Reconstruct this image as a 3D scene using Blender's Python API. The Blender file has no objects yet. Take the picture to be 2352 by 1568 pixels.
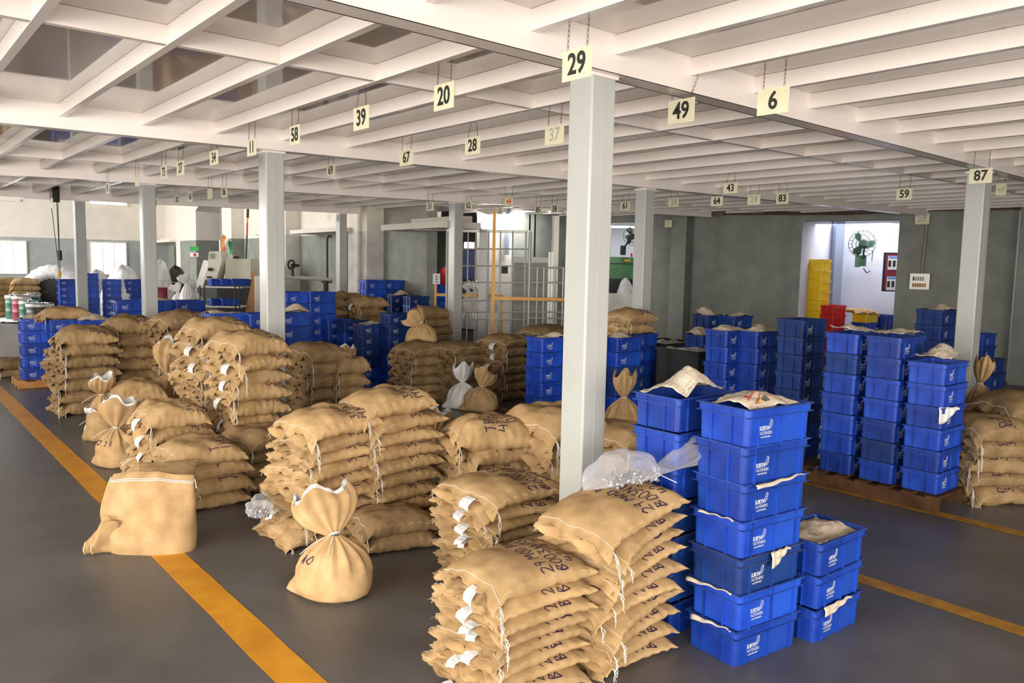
import bpy, math, random
from math import sin, cos, pi, sqrt, atan2, radians
from mathutils import Vector, Matrix, Euler, noise
R = random.Random(7)
sc = bpy.context.scene
C = sc.collection
# ---------------------------------------------------------------- camera, world, lights, exposure
CH = 2.4                                   # camera height
F_, PI_, RO_, YA_ = 1823.48, radians(5.563), radians(1.159), radians(50.42)
fwd = Vector((cos(YA_)*cos(PI_), sin(YA_)*cos(PI_), -sin(PI_)))
rgt = Vector((sin(YA_), -cos(YA_), 0)); up_ = rgt.cross(fwd)
crt = cos(RO_)*rgt + sin(RO_)*up_; cup = -sin(RO_)*rgt + cos(RO_)*up_
cam = bpy.data.objects.new('camera', bpy.data.cameras.new('camera')); C.objects.link(cam)
cam.matrix_world = Matrix(((crt.x, cup.x, -fwd.x, 0), (crt.y, cup.y, -fwd.y, 0), (crt.z, cup.z, -fwd.z, CH), (0, 0, 0, 1)))
cam.data.sensor_width = 36; cam.data.lens = F_/2352*36; cam.data.clip_end = 300
sc.camera = cam
w = bpy.data.worlds.new('sky'); sc.world = w; w.use_nodes = True
w.node_tree.nodes['Background'].inputs[0].default_value = (1.0, .96, .91, 1)
w.node_tree.nodes['Background'].inputs[1].default_value = .26
sc.view_settings.view_transform = 'Standard'; sc.view_settings.look = 'None'
sc.view_settings.gamma = 1; sc.view_settings.use_curve_mapping = False
sc.view_settings.exposure = 0.55
def area(name, loc, target, sx, sy, power, col):
    l = bpy.data.lights.new(name, 'AREA'); l.shape = 'RECTANGLE'; l.size = sx; l.size_y = sy; l.energy = power; l.color = col
    o = bpy.data.objects.new(name, l); C.objects.link(o); o.location = loc
    o.rotation_euler = (Vector(target)-Vector(loc)).to_track_quat('-Z', 'Y').to_euler(); return o
area('daylight_yard_side', (-7.5, 3, 3.0), (3, 6, .8), 14, 4.5, 1750, (1, .95, .88))
area('daylight_behind_viewer', (0, -8.5, 2.6), (3, 4, 1.8), 14, 4, 1350, (1, .94, .87))
area('daylight_far_hall', (-6, 36, 5), (10, 34, 1), 16, 6, 3000, (1, .97, .92))
area('tube_light_next_room', (21.2, 10.6, 3.7), (21.4, 10.6, 0), 3, 3, 75, (.88, .9, 1))

area('fill_light_over_lift', (13.6, 16.6, 3.8), (14.2, 17.4, 0), 2.2, 1.4, 120, (1, 1, .98))  # added lamp that brightens the lift area; no source is visible there
def ray(px, py): return crt*((px-1176)/F_) - cup*((py-784)/F_) + fwd
def at(px, py, z=0):                       # the world point that stands at height z on the sight line of a photo pixel
    d = ray(px, py); t = (z-CH)/d.z; return Vector((d.x*t, d.y*t, z))
def pd(px, depth, py=784):                 # plan position on a sight line, at a given depth
    d = ray(px, py); h = depth/(d.x*cos(YA_)+d.y*sin(YA_)); return Vector((d.x*h, d.y*h))
def zp(px, py, p):                         # height of a sight line over plan point p
    d = ray(px, py); return CH + d.z*math.hypot(p[0], p[1])/math.hypot(d.x, d.y)
def onX(px, py, X): d = ray(px, py); t = X/d.x; return Vector((X, d.y*t, CH+d.z*t))
def onY(px, py, Y): d = ray(px, py); t = Y/d.y; return Vector((d.x*t, Y, CH+d.z*t))

# ---------------------------------------------------------------- materials
MATS = {}
def mat(name, col, rough=.6, metal=0, spec=.5, emit=None, alpha=None):
    m = bpy.data.materials.new(name); m.use_nodes = True; b = m.node_tree.nodes['Principled BSDF']
    b.inputs['Base Color'].default_value = (*col, 1); b.inputs['Roughness'].default_value = rough
    b.inputs['Metallic'].default_value = metal; b.inputs['Specular IOR Level'].default_value = spec
    if emit: b.inputs['Emission Color'].default_value = (*emit[0], 1); b.inputs['Emission Strength'].default_value = emit[1]
    MATS[name] = m; return m
def nn(m, t, **k):
    n = m.node_tree.nodes.new(t)
    for a, v in k.items(): setattr(n, a, v)
    return n
def noisy(name, c1, c2, scale=5, rough=.6, spec=.5, bump=0, bscale=60, metal=0, coord='Object', detail=6, rr=None, rnd=0):
    m = mat(name, c1, rough, metal, spec); nt = m.node_tree; L = nt.links; b = nt.nodes['Principled BSDF']
    tc = nn(m, 'ShaderNodeTexCoord'); n = nn(m, 'ShaderNodeTexNoise'); n.inputs['Scale'].default_value = scale; n.inputs['Detail'].default_value = detail
    L.new(tc.outputs[coord], n.inputs['Vector'])
    r = nn(m, 'ShaderNodeValToRGB'); r.color_ramp.elements[0].position = .35; r.color_ramp.elements[1].position = .68
    r.color_ramp.elements[0].color = (*c1, 1); r.color_ramp.elements[1].color = (*c2, 1)
    L.new(n.outputs['Fac'], r.inputs['Fac']); out = r.outputs['Color']
    if rnd:
        oi = nn(m, 'ShaderNodeObjectInfo'); h = nn(m, 'ShaderNodeHueSaturation'); mr = nn(m, 'ShaderNodeMapRange')
        mr.inputs['To Min'].default_value = 1-rnd; mr.inputs['To Max'].default_value = 1+rnd*.6
        L.new(oi.outputs['Random'], mr.inputs['Value']); L.new(mr.outputs['Result'], h.inputs['Value']); L.new(out, h.inputs['Color']); out = h.outputs['Color']
    L.new(out, b.inputs['Base Color'])
    if rr:
        q = nn(m, 'ShaderNodeMapRange'); q.inputs['To Min'].default_value = rr[0]; q.inputs['To Max'].default_value = rr[1]
        L.new(n.outputs['Fac'], q.inputs['Value']); L.new(q.outputs['Result'], b.inputs['Roughness'])
    if bump:
        n2 = nn(m, 'ShaderNodeTexNoise'); n2.inputs['Scale'].default_value = bscale; n2.inputs['Detail'].default_value = 3
        L.new(tc.outputs[coord], n2.inputs['Vector']); bp = nn(m, 'ShaderNodeBump'); bp.inputs['Strength'].default_value = bump; bp.inputs['Distance'].default_value = .01
        L.new(n2.outputs['Fac'], bp.inputs['Height']); L.new(bp.outputs['Normal'], b.inputs['Normal'])
    return m
M_jute = noisy('jute', (.41, .26, .118), (.57, .38, .19), 7, .9, .15, .13, 200, rnd=.2)
# woven threads: two crossed wave patterns add a fine relief to the jute
nt = M_jute.node_tree; bpn = [n for n in nt.nodes if n.type == 'BUMP'][0]; tcn = [n for n in nt.nodes if n.type == 'TEX_COORD'][0]
wv = [nn(M_jute, 'ShaderNodeTexWave', bands_direction=d) for d in ('X', 'Y')]
ad = nn(M_jute, 'ShaderNodeMath', operation='ADD'); a2 = nn(M_jute, 'ShaderNodeMath', operation='ADD')
for k, x in enumerate(wv):
    x.inputs['Scale'].default_value = 150; x.inputs['Distortion'].default_value = 3; nt.links.new(tcn.outputs['Object'], x.inputs['Vector']); nt.links.new(x.outputs['Fac'], ad.inputs[k])
nt.links.new(ad.outputs[0], a2.inputs[0]); nt.links.new(bpn.inputs['Height'].links[0].from_socket, a2.inputs[1]); nt.links.new(a2.outputs[0], bpn.inputs['Height'])
M_jdark = noisy('weathered_shaded_jute', (.27, .175, .085), (.41, .27, .135), 6, .92, .1, .25, 200, rnd=.25)  # older grey-brown sacks; also puts the mid-distance shade into the colour of dim piles
M_blue = noisy('blue_plastic', (.006, .040, .34), (.016, .082, .50), 3, .42, .45, .15, 30, rnd=.42)
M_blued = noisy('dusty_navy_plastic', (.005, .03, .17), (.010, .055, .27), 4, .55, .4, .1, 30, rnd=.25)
M_grime = noisy('grimy_blue_edge', (.015, .03, .12), (.05, .06, .12), 9, .7, .3)
M_floor = noisy('grey_oxide_floor', (.100, .094, .090), (.142, .134, .128), 1.3, .34, .45, .12, 9, rr=(.26, .5))
M_line = noisy('yellow_floor_paint', (.62, .25, .012), (.78, .36, .02), 4, .45, .4, rr=(.35, .6))
M_liner = noisy('brown_yellow_floor_paint', (.30, .14, .02), (.5, .25, .02), 6, .5, .4)  # darker and browner than the other yellow floor paint
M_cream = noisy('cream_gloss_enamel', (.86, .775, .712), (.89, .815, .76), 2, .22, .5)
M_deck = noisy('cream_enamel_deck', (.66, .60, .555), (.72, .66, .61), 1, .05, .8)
M_col = noisy('grey_column_enamel', (.45, .46, .435), (.48, .488, .462), 2.6, .27, .5)
M_wallw = noisy('white_wall', (.74, .69, .61), (.80, .75, .67), 2, .8, .2)
M_wallg = noisy('grey_green_wall', (.225, .235, .21), (.29, .30, .265), 2.2, .8, .2, .1, 40)
M_conc = noisy('pale_patchy_plaster', (.48, .465, .42), (.64, .62, .57), 2.5, .85, .2)
M_room = noisy('lilac_white_wall', (.72, .72, .80), (.78, .78, .86), 1.5, .7, .2)
M_roomp = mat('blue_grey_paint', (.28, .33, .42), .7)
M_wood = noisy('dark_pallet_wood', (.055, .026, .012), (.12, .055, .022), 6, .75, .2, .3, 60)
M_woodl = noisy('orange_pallet_wood', (.40, .17, .05), (.55, .27, .09), 5, .7, .2, .3, 50)
M_white = mat('white_card', (.80, .80, .78), .7)
M_sign = noisy('cream_sign_plate', (.66, .62, .42), (.74, .70, .51), 9, .5, .4)
M_black = mat('black_print', (.012, .012, .012), .6)
M_orange = mat('orange_print', (.75, .12, .02), .6)
M_pencil = mat('faint_grey_marker', (.38, .37, .34), .7)
M_ink = mat('purple_black_marker', (.035, .012, .05), .7)
M_string = mat('white_string', (.80, .76, .70), .8)
M_stitch = mat('pale_stitching', (.60, .45, .24), .9)
M_steel = mat('dull_steel', (.56, .55, .50), .4, .35); M_panel = mat('grey_lift_panel', (.34, .36, .34), .45)
M_chain = mat('rusty_chain', (.12, .07, .04), .5, .6)
M_galv = noisy('zinc_nuts', (.35, .37, .38), (.75, .76, .76), 40, .3, .5, metal=.9)
M_logo = mat('white_logo_print', (.62, .64, .68), .6)
M_yel = mat('safety_yellow', (.78, .34, .01), .4)
M_yelp = noisy('yellow_plastic', (.85, .55, .01), (.95, .66, .02), 3, .4)
M_redp = noisy('red_plastic', (.60, .01, .01), (.72, .02, .02), 3, .4)
M_blk = noisy('black_plastic', (.012, .012, .013), (.03, .03, .03), 4, .45)
M_green = noisy('machine_green', (.055, .16, .06), (.09, .22, .09), 3, .4)
M_mach = noisy('cream_machine', (.66, .62, .50), (.74, .70, .58), 2, .45)
M_dark = mat('dark_metal', (.03, .03, .028), .5, .4)
M_maroon = noisy('maroon_drum', (.20, .02, .04), (.28, .035, .06), 3, .45)
M_drumg = noisy('green_drum', (.02, .11, .08), (.05, .17, .12), 3, .4)
M_hard = noisy('orange_hardboard', (.55, .26, .11), (.62, .31, .14), 3, .6)
M_wrap = noisy('milky_wrap', (.62, .62, .64), (.85, .85, .86), 4, .25, .6, .5, 6)
M_liner2 = noisy('white_liner', (.70, .68, .66), (.84, .83, .81), 8, .4, .5, .4, 12)
M_win = mat('daylit_window_glass', (1, 1, 1), .4, emit=((1, .98, .95), 4.0))
M_tube = mat('glowing_diffuser', (1, 1, 1), .4, emit=((1, .99, .95), 6.0))
M_dim = mat('dim_screen', (.3, .3, .3), .3)
M_saff = mat('saffron_cloth', (.85, .22, .03), .7); M_grn = mat('green_cloth', (.03, .35, .08), .7)
# newsprint: rows of grey text between white gutters, a few coloured rules
def newsprint(name, tint, red):
    m = mat(name, tint, .85, 0, .15); nt = m.node_tree; L = nt.links; b = nt.nodes['Principled BSDF']
    tc = nn(m, 'ShaderNodeTexCoord'); br = nn(m, 'ShaderNodeTexBrick'); mp = nn(m, 'ShaderNodeMapping')
    L.new(tc.outputs['UV'], mp.inputs[0]); L.new(mp.outputs[0], br.inputs['Vector'])
    br.inputs['Scale'].default_value = 1; br.inputs['Brick Width'].default_value = .13; br.inputs['Row Height'].default_value = .032
    br.inputs['Mortar Size'].default_value = .010; br.inputs['Color1'].default_value = (.42, .42, .40, 1); br.inputs['Color2'].default_value = (.95, .95, .95, 1); br.inputs['Mortar'].default_value = (1, 1, 1, 1)
    n = nn(m, 'ShaderNodeTexNoise'); n.inputs['Scale'].default_value = 3.2; L.new(tc.outputs['UV'], n.inputs['Vector'])
    rp = nn(m, 'ShaderNodeValToRGB'); rp.color_ramp.interpolation = 'CONSTANT'
    e = rp.color_ramp.elements; e[0].position = 0; e[0].color = (.25, .25, .27, 1); e[1].position = .36; e[1].color = (1, 1, 1, 1)
    x = e.new(.66); x.color = (.75, .12, .10, 1) if red else (.6, .58, .5, 1); x = e.new(.685); x.color = (1, 1, 1, 1)
    L.new(n.outputs['Fac'], rp.inputs['Fac'])
    m1 = nn(m, 'ShaderNodeMixRGB', blend_type='MULTIPLY'); m1.inputs[0].default_value = .6; L.new(br.outputs['Color'], m1.inputs[1]); L.new(rp.outputs['Color'], m1.inputs[2])
    m2 = nn(m, 'ShaderNodeMixRGB', blend_type='MULTIPLY'); m2.inputs[0].default_value = 1; m2.inputs[2].default_value = (*tint, 1); L.new(m1.outputs[0], m2.inputs[1])
    L.new(m2.outputs[0], b.inputs['Base Color']); return m
M_news = newsprint('newsprint', (.70, .60, .47), False); M_newsr = newsprint('coloured_newsprint', (.72, .60, .46), True)
# clear bag film: part see-through, part milky gloss
M_film = bpy.data.materials.new('clear_bag_film'); M_film.use_nodes = True; nt = M_film.node_tree; nt.nodes.clear()
fo = nn(M_film, 'ShaderNodeOutputMaterial'); mx = nn(M_film, 'ShaderNodeMixShader'); tr = nn(M_film, 'ShaderNodeBsdfTransparent'); gl = nn(M_film, 'ShaderNodeBsdfPrincipled')
gl.inputs['Base Color'].default_value = (.85, .85, .88, 1); gl.inputs['Roughness'].default_value = .07
fr = nn(M_film, 'ShaderNodeLayerWeight'); fr.inputs[0].default_value = .35; mr = nn(M_film, 'ShaderNodeMapRange'); mr.inputs['To Min'].default_value = .12; mr.inputs['To Max'].default_value = .75
tr.inputs[0].default_value = (.97, .97, .97, 1)
nt.links.new(fr.outputs['Facing'], mr.inputs['Value']); nt.links.new(mr.outputs[0], mx.inputs[0]); nt.links.new(tr.outputs[0], mx.inputs[1]); nt.links.new(gl.outputs[0], mx.inputs[2]); nt.links.new(mx.outputs[0], fo.inputs[0])

# ---------------------------------------------------------------- mesh helpers
class MB:
    def __init__(s): s.v = []; s.f = []; s.uv = None
    def box(s, x0, x1, y0, y1, z0, z1, T=None):
        n = len(s.v); P = [(x, y, z) for z in (z0, z1) for y in (y0, y1) for x in (x0, x1)]
        if T: P = [tuple(T @ Vector(p)) for p in P]
        s.v += P; s.f += [tuple(n+i for i in q) for q in ((0, 2, 3, 1), (4, 5, 7, 6), (0, 1, 5, 4), (2, 6, 7, 3), (0, 4, 6, 2), (1, 3, 7, 5))]; return s
    def prism(s, poly, z0, z1, T=None):
        n = len(s.v); k = len(poly); P = [(x, y, z0) for x, y in poly]+[(x, y, z1) for x, y in poly]
        if T: P = [tuple(T @ Vector(p)) for p in P]
        s.v += P; s.f += [tuple(range(n+k-1, n-1, -1)), tuple(range(n+k, n+2*k))]+[(n+i, n+(i+1) % k, n+k+(i+1) % k, n+k+i) for i in range(k)]; return s
    def tube(s, pts, r, k=6, cap=True):
        n0 = len(s.v); pts = [Vector(p) for p in pts]; rs = r if isinstance(r, (list, tuple)) else [r]*len(pts); a = None
        for i, p in enumerate(pts):
            d = (pts[min(i+1, len(pts)-1)]-pts[max(i-1, 0)]).normalized()
            if a is None: a = d.orthogonal().normalized()
            a = (a - d*a.dot(d)).normalized(); b = d.cross(a)
            for j in range(k): t = 2*pi*j/k; s.v.append(tuple(p+(a*cos(t)+b*sin(t))*rs[i]))
        for i in range(len(pts)-1):
            for j in range(k): s.f.append((n0+i*k+j, n0+i*k+(j+1) % k, n0+(i+1)*k+(j+1) % k, n0+(i+1)*k+j))
        if cap: s.f += [tuple(n0+j for j in range(k-1, -1, -1)), tuple(n0+(len(pts)-1)*k+j for j in range(k))]
        return s
    def lathe(s, prof, k=24, T=None):
        n = len(s.v)
        for r, z in prof:
            for j in range(k):
                p = Vector((r*cos(2*pi*j/k), r*sin(2*pi*j/k), z)); s.v.append(tuple(T @ p if T else p))
        for i in range(len(prof)-1):
            for j in range(k): s.f.append((n+i*k+j, n+i*k+(j+1) % k, n+(i+1)*k+(j+1) % k, n+(i+1)*k+j))
        return s
    def grid(s, fn, nu, nv, closev=False, uv=False):
        n = len(s.v); U = []
        for i in range(nu+1):
            for j in range(nv if closev else nv+1):
                s.v.append(tuple(fn(i/nu, j/nv))); U.append((i/nu, j/nv))
        m = nv if closev else nv+1
        for i in range(nu):
            for j in range(nv):
                s.f.append((n+i*m+j, n+(i+1)*m+j, n+(i+1)*m+(j+1) % m, n+i*m+(j+1) % m))
        if uv: s.uv = U
        return s
    def mesh(s, name, m, smooth=False):
        me = bpy.data.meshes.new(name); me.from_pydata(s.v, [], s.f)
        if m: me.materials.append(m)
        if smooth: me.polygons.foreach_set('use_smooth', [True]*len(me.polygons))
        if s.uv:
            l = me.uv_layers.new(name='UVMap')
            for lp in me.loops: l.data[lp.index].uv = s.uv[lp.vertex_index]
        me.update(); return me
def link(name, me, parent=None, loc=None, rot=None):
    o = bpy.data.objects.new(name, me); C.objects.link(o)
    if parent: o.parent = parent
    if loc is not None: o.location = loc
    if rot is not None: o.rotation_euler = rot
    return o
def obj(name, mb, m, parent=None, smooth=False, kind=None): 
    o = link(name, mb.mesh(name, m, smooth), parent)
    if kind: o['kind'] = kind
    return o
def tag(o, label, cat, group=None):
    o['label'] = label; o['category'] = cat
    if group: o['group'] = group
    return o
def thing(name, label, cat, loc=(0, 0, 0), rot=(0, 0, 0), group=None):
    return tag(link(name, None, None, loc, rot), label, cat, group)
def struct(name, mb, m, smooth=False): o = obj(name, mb, m, None, smooth); o['kind'] = 'structure'; return o
def text_mesh(s, size, m, bold=.0, ext=.001):
    cu = bpy.data.curves.new('t', 'FONT'); cu.body = s; cu.size = size; cu.align_x = 'CENTER'; cu.align_y = 'CENTER'; cu.extrude = ext; cu.offset = bold; cu.resolution_u = 3
    o = bpy.data.objects.new('t', cu); C.objects.link(o); dg = bpy.context.evaluated_depsgraph_get()
    me = bpy.data.meshes.new_from_object(o.evaluated_get(dg)); bpy.data.objects.remove(o); bpy.data.curves.remove(cu)
    me.materials.clear(); me.materials.append(m); return me
ORD = ['topmost', 'second', 'third', 'fourth', 'fifth', 'sixth', 'seventh', 'eighth', 'ninth', 'tenth', 'eleventh', 'twelfth']

# ---------------------------------------------------------------- floor
floor = struct('floor', MB().box(-40, 40, -30, 62, -.2, 0), M_floor)
def strip(x0, y0, x1, y1, wd, m=M_line):
    a = Vector((x0, y0)); b = Vector((x1, y1)); d = (b-a).normalized(); n = Vector((-d.y, d.x))*wd/2; K = max(2, int((b-a).length/.35)); mb = MB()
    for i in range(K+1):
        p = a+(b-a)*i/K; e1, e2 = R.uniform(-.006, .006), R.uniform(-.006, .006)
        mb.v += [(p.x-n.x*(1+e1*6), p.y-n.y*(1+e1*6), .002), (p.x+n.x*(1+e2*6), p.y+n.y*(1+e2*6), .002)]
        if i: k = 2*i; mb.f.append((k-2, k, k+1, k-1))
    obj('painted_line', mb, m, floor)
strip(1.83, 17.5, 1.86, 1.0, .235)
strip(8.12, 20, 8.30, -3, .17, M_liner); strip(6.05, 20, 5.95, -3, .17, M_liner)

struct('unseen_wall_front', MB().box(7, 23, -5.3, -5, 0, 4.2), M_wallg); struct('unseen_wall_side', MB().box(-9.3, -9, 11, 48, 0, 7), M_wallw)  # unseen walls added to block sky light from the rear right and left
# ---------------------------------------------------------------- ceiling grid
GY = [(3.9, 3.92, 11.09, 4.08), (3.87, 9.39, 10.2, 8.93), (4.02, 15.31, 10.01, 14.12), (4.1, 21.42, 10.33, 20.03)]
def gy(i, x):
    if i < 0: return -1.4
    a, b, c, d = GY[i]; return b+(d-b)*(x-a)/(c-a)
ZG, ZJ, ZD = 3.70, 3.82, 3.95
JX = [-6.2+.8*i for i in range(8)]+[.14, .93, 1.72, 2.50, 3.28, 4.05, 4.88, 5.72, 6.6, 7.5, 8.38, 9.3, 10.15, 11.0, 11.85, 12.7, 13.5, 14.3, 15.1, 15.9, 16.7, 17.5, 18.3, 19.1]
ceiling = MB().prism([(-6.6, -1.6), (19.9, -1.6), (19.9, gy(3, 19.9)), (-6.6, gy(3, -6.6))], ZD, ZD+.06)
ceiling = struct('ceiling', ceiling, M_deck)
for i in range(-1, 4):
    xe = 19.8 if i < 2 else (17 if i == 2 else 13.2)
    y0, y1 = gy(i, -6.6), gy(i, xe); n = 8
    mb = MB(); a = .085; xs = (-6.6, xe)
    # box girder: two webs with top and bottom flanges
    for (o0, o1, z0, z1) in ((-a, -a+.012, ZG, ZD), (a-.012, a, ZG, ZD), (-a-.006, a+.006, ZG, ZG+.012), (-a-.004, a+.004, ZD-.012, ZD)):
        k = len(mb.v)
        mb.v += [(x, y+o, z) for z in (z0, z1) for o in (o0, o1) for x, y in ((xs[0], y0), (xs[1], y1))]
        mb.f += [tuple(k+q for q in t) for t in ((0, 2, 3, 1), (4, 5, 7, 6), (0, 1, 5, 4), (2, 6, 7, 3), (0, 4, 6, 2), (1, 3, 7, 5))]
    obj('girder', mb, M_cream, ceiling)
def channel(mb, x, ya, yb, z0, z1, wd=.06, t=.008):   # C channel running along y, web on the -x side
    mb.box(x-wd/2, x-wd/2+t, ya, yb, z0, z1); mb.box(x-wd/2+t, x+wd/2, ya, yb, z0, z0+t); mb.box(x-wd/2+t, x+wd/2, ya, yb, z1-t, z1)
for x in JX:
    for i in range(-1, 3):
        if x > 16.7 and i == 2: continue
        ya, yb = gy(i, x)+.085, gy(i+1, x)-.085
        mb = MB(); channel(mb, x, ya, yb, ZJ, ZD-.002)
        for _ in range(7 if i < 1 else 3):   # weld beads along the deck
            yy = R.uniform(ya, yb); mb.box(x-.036, x-.03, yy, yy+.03, ZD-.012, ZD-.004)
        obj('joist', mb, M_cream, ceiling)
JB = sorted(JX)
for i in (0, 1, 2):
    for a, b in zip(JB[:-1], JB[1:]):
        if a < -3.5 or b > 17.6: continue
        m_ = (a+b)/2; y = (gy(i, m_)+gy(i+1, m_))/2-.95 if i == 0 else (gy(i, m_)+gy(i+1, m_))/2+(.95 if i == 1 else 0)
        if i == 0: y = 5.78-.03*(m_-1)
        if i == 1: y = 13.9-.28*(m_-1.5)+.0 if m_ < 6 else (gy(1, m_)+gy(2, m_))/2+.9
        if y > gy(i+1, m_)-.3: continue
        mb = MB(); mb.box(a+.03, b-.03, y-.03, y-.022, ZJ+.003, ZD-.002); mb.box(a+.03, b-.03, y-.022, y+.03, ZJ+.003, ZJ+.011)
        obj('bridging_channel', mb, M_cream, ceiling)

# ---------------------------------------------------------------- columns
def column(px, py, where, z=ZG, s=.23):
    p = at(px, py, z); c = Vector((p.x+s/2, p.y+s/2))
    if s == .23: pass
    t = thing('pillar', where, 'pillar', (c.x, c.y, 0), group='pillars under the mezzanine')
    a = s/2
    # boxed pair of channels: rounded corners and a welded seam on each broad face
    prof = []
    for cx_, cy_, a0 in ((a-.014, a-.014, 0), (-a+.014, a-.014, 90), (-a+.014, -a+.014, 180), (a-.014, -a+.014, 270)):
        for q in range(4): th = radians(a0+30*q); prof.append((cx_+.014*cos(th), cy_+.014*sin(th)))
    obj('shaft', MB().prism(prof, .012, z-.02), M_col, t)
    mb = MB()
    for sy in (-1, 1): mb.box(-.006, .006, sy*a-.002, sy*a+.002, .02, z-.03)
    obj('weld_seam', mb, M_col, t)
    obj('cap_plate', MB().box(-a-.012, a+.012, -a-.012, a+.012, z-.02, z), M_cream, t)
    obj('base_plate', MB().box(-a-.05, a+.05, -a-.05, a+.05, 0, .012), M_col, t)
    return t
column(1362, 165, 'large grey steel pillar in the foreground right of the front sack piles')
column(2265, 391, 'grey steel pillar at the right behind the pallet of blue crates')
column(610, 345, 'grey steel pillar behind the sacks marked 34 at left of centre', s=.235)
column(1484, 432, 'grey steel pillar just right of the largest pillar, further back')
column(326, 421, 'grey steel pillar behind the two leftmost high sack piles')
column(1045, 464, 'grey steel pillar beside the lift cage with dark sacks at its foot')
column(171, 460, 'thin far grey pillar at the left beyond blue crates and drums')
column(780, 489, 'thin far pillar in front of the dim doorway in the far wall')

# ---------------------------------------------------------------- sacks
SL, SW, ST = .70, .62, .125
class Sack:
    def __init__(s, seed, floppy=1.0):
        r = random.Random(seed); s.o = Vector((r.uniform(0, 50), r.uniform(0, 50), 0)); s.fl = floppy
        s.ph = [r.uniform(0, 6.28) for _ in range(6)]; s.sk = r.uniform(-.035, .035); s.bl = r.uniform(.9, 1.1)
        s.dent = [(r.uniform(-.6, .6), r.uniform(-.6, .6), r.uniform(.2, .4), r.uniform(-.01, .008)) for _ in range(4)]
    def pos(s, u, v, side, off=0):
        au = abs(u) if u > 0 else min(1, abs(u)/.87)
        a = max(0, 1-au**3.8); b = max(0, 1-abs(v)**3.6); h = (a*b)**.5
        x = SL/2*u*(1-.05*(1-v*v)*abs(u)**2); y = SW/2*v*(1-.06*(1-u*u)*abs(v)**2)+s.sk*u*SW*.4
        z = side*(ST/2*h*s.bl+.003)
        # bulk of the fill, dents and folds
        z += .016*s.fl*noise.noise(Vector((x*6, y*6, 3*side))+s.o)*(.3+h)+.006*s.fl*noise.noise(Vector((x*17, y*13, 5*side))+s.o)
        z += side*.010*(1-(u*u+v*v)*.5)*h; g_ = noise.noise(Vector((x*5, y*5, 9))+s.o)*.02*s.fl; x += g_*(1-h)*(1 if u > 0 else -1); y += g_*(1-h)*(1 if v > 0 else -1)
        z += side*.005*s.fl*sin(x*34+s.ph[0]+4*g_*30)*abs(v)**3*h+side*.004*s.fl*sin(y*30+s.ph[1])*abs(u)**3*h
        for cu, cv, rr, am in s.dent: z += side*am*s.fl*math.exp(-((u-cu)**2+(v-cv)**2)/rr**2)*h
        e = abs(v)**8; z += e*.006*sin(u*26+s.ph[0])*s.fl; y += e*.004*sin(u*31+s.ph[1])
        e = abs(u)**8 if u > 0 else 0; z += e*.007*sin(v*19+s.ph[2])*s.fl
        # corner ears stick out and lift or droop
        c = (abs(u)*abs(v))**7; x += c*.018*(1 if u > 0 else -1); y += c*.012*(1 if v > 0 else -1); z += c*.02*sin(s.ph[3]+u*2+v*3)
        if u < -.78:      # flat stitched mouth hem, rippled
            t = (-u-.78)/.22; z += t*(.018*sin(v*7+s.ph[4])+.009*sin(v*19+s.ph[5]))*s.fl-t*t*.022; x += t*.012*sin(v*13+s.ph[3])
        z -= .016*(u*u*.7+v*v*.6)*(1 if side > 0 else .8)+(abs(u)*abs(v))**5*.03
        return Vector((x, y, z+ST/2+off*side))
    def mesh(s, name, nu=34, nv=26):
        mb = MB(); m = nv+1
        def q(t): return 1.0-abs(1-abs(t))**1.35 if t > 0 else -(1.0-abs(1-abs(t))**1.35)
        us = [q(-1+2*i/nu) for i in range(nu+1)]; vs = [q(-1+2*j/nv) for j in range(nv+1)]
        top = {}; bot = {}
        for i, u in enumerate(us):
            for j, v in enumerate(vs):
                p = s.pos(u, v, 1); top[i, j] = len(mb.v); mb.v.append(tuple(p))
                if i in (0, nu) or j in (0, nv): bot[i, j] = top[i, j]
                else: bot[i, j] = len(mb.v); mb.v.append(tuple(s.pos(u, v, -1)))
        for i in range(nu):
            for j in range(nv):
                mb.f.append((top[i, j], top[i+1, j], top[i+1, j+1], top[i, j+1])); mb.f.append((bot[i, j], bot[i, j+1], bot[i+1, j+1], bot[i+1, j]))
        return mb.mesh(name, M_jute, True)
SACKS = [Sack(i+1) for i in range(9)]; SM = [s.mesh('sack_body') for s in SACKS]; SMlo = [s.mesh('sack_body_far', 16, 12) for s in SACKS]
def mouth_fold(s):
    r = random.Random(int(s.o.x*99)); p1, p2 = r.uniform(0, 6), r.uniform(0, 6); mb = MB()
    for ly in (0, 1):
        def f(u, v):
            V = -.93+1.86*v; b = s.pos(-.80, V, -1); t = u; th = .010*sin(pi*min(1, t*1.02))
            return Vector((b.x-.012-.062*t*(1+.25*sin(V*6+p1+ly))+.02*ly, b.y*(1+.02*t), b.z+.004-.018*ly-.028*t*t+t*(.013*sin(V*7+p2+1.2*ly)+.004*sin(V*19+p1))))
        mb.grid(f, 7, 44)
    n = len(mb.v); mb.v += [(x+.002, y, z-.007) for x, y, z in mb.v]; mb.f += [tuple(n+i for i in reversed(q)) for q in mb.f]
    return mb.mesh('folded_hem', M_jute, True)
SFOLD = [mouth_fold(s) for s in SACKS]
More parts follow.
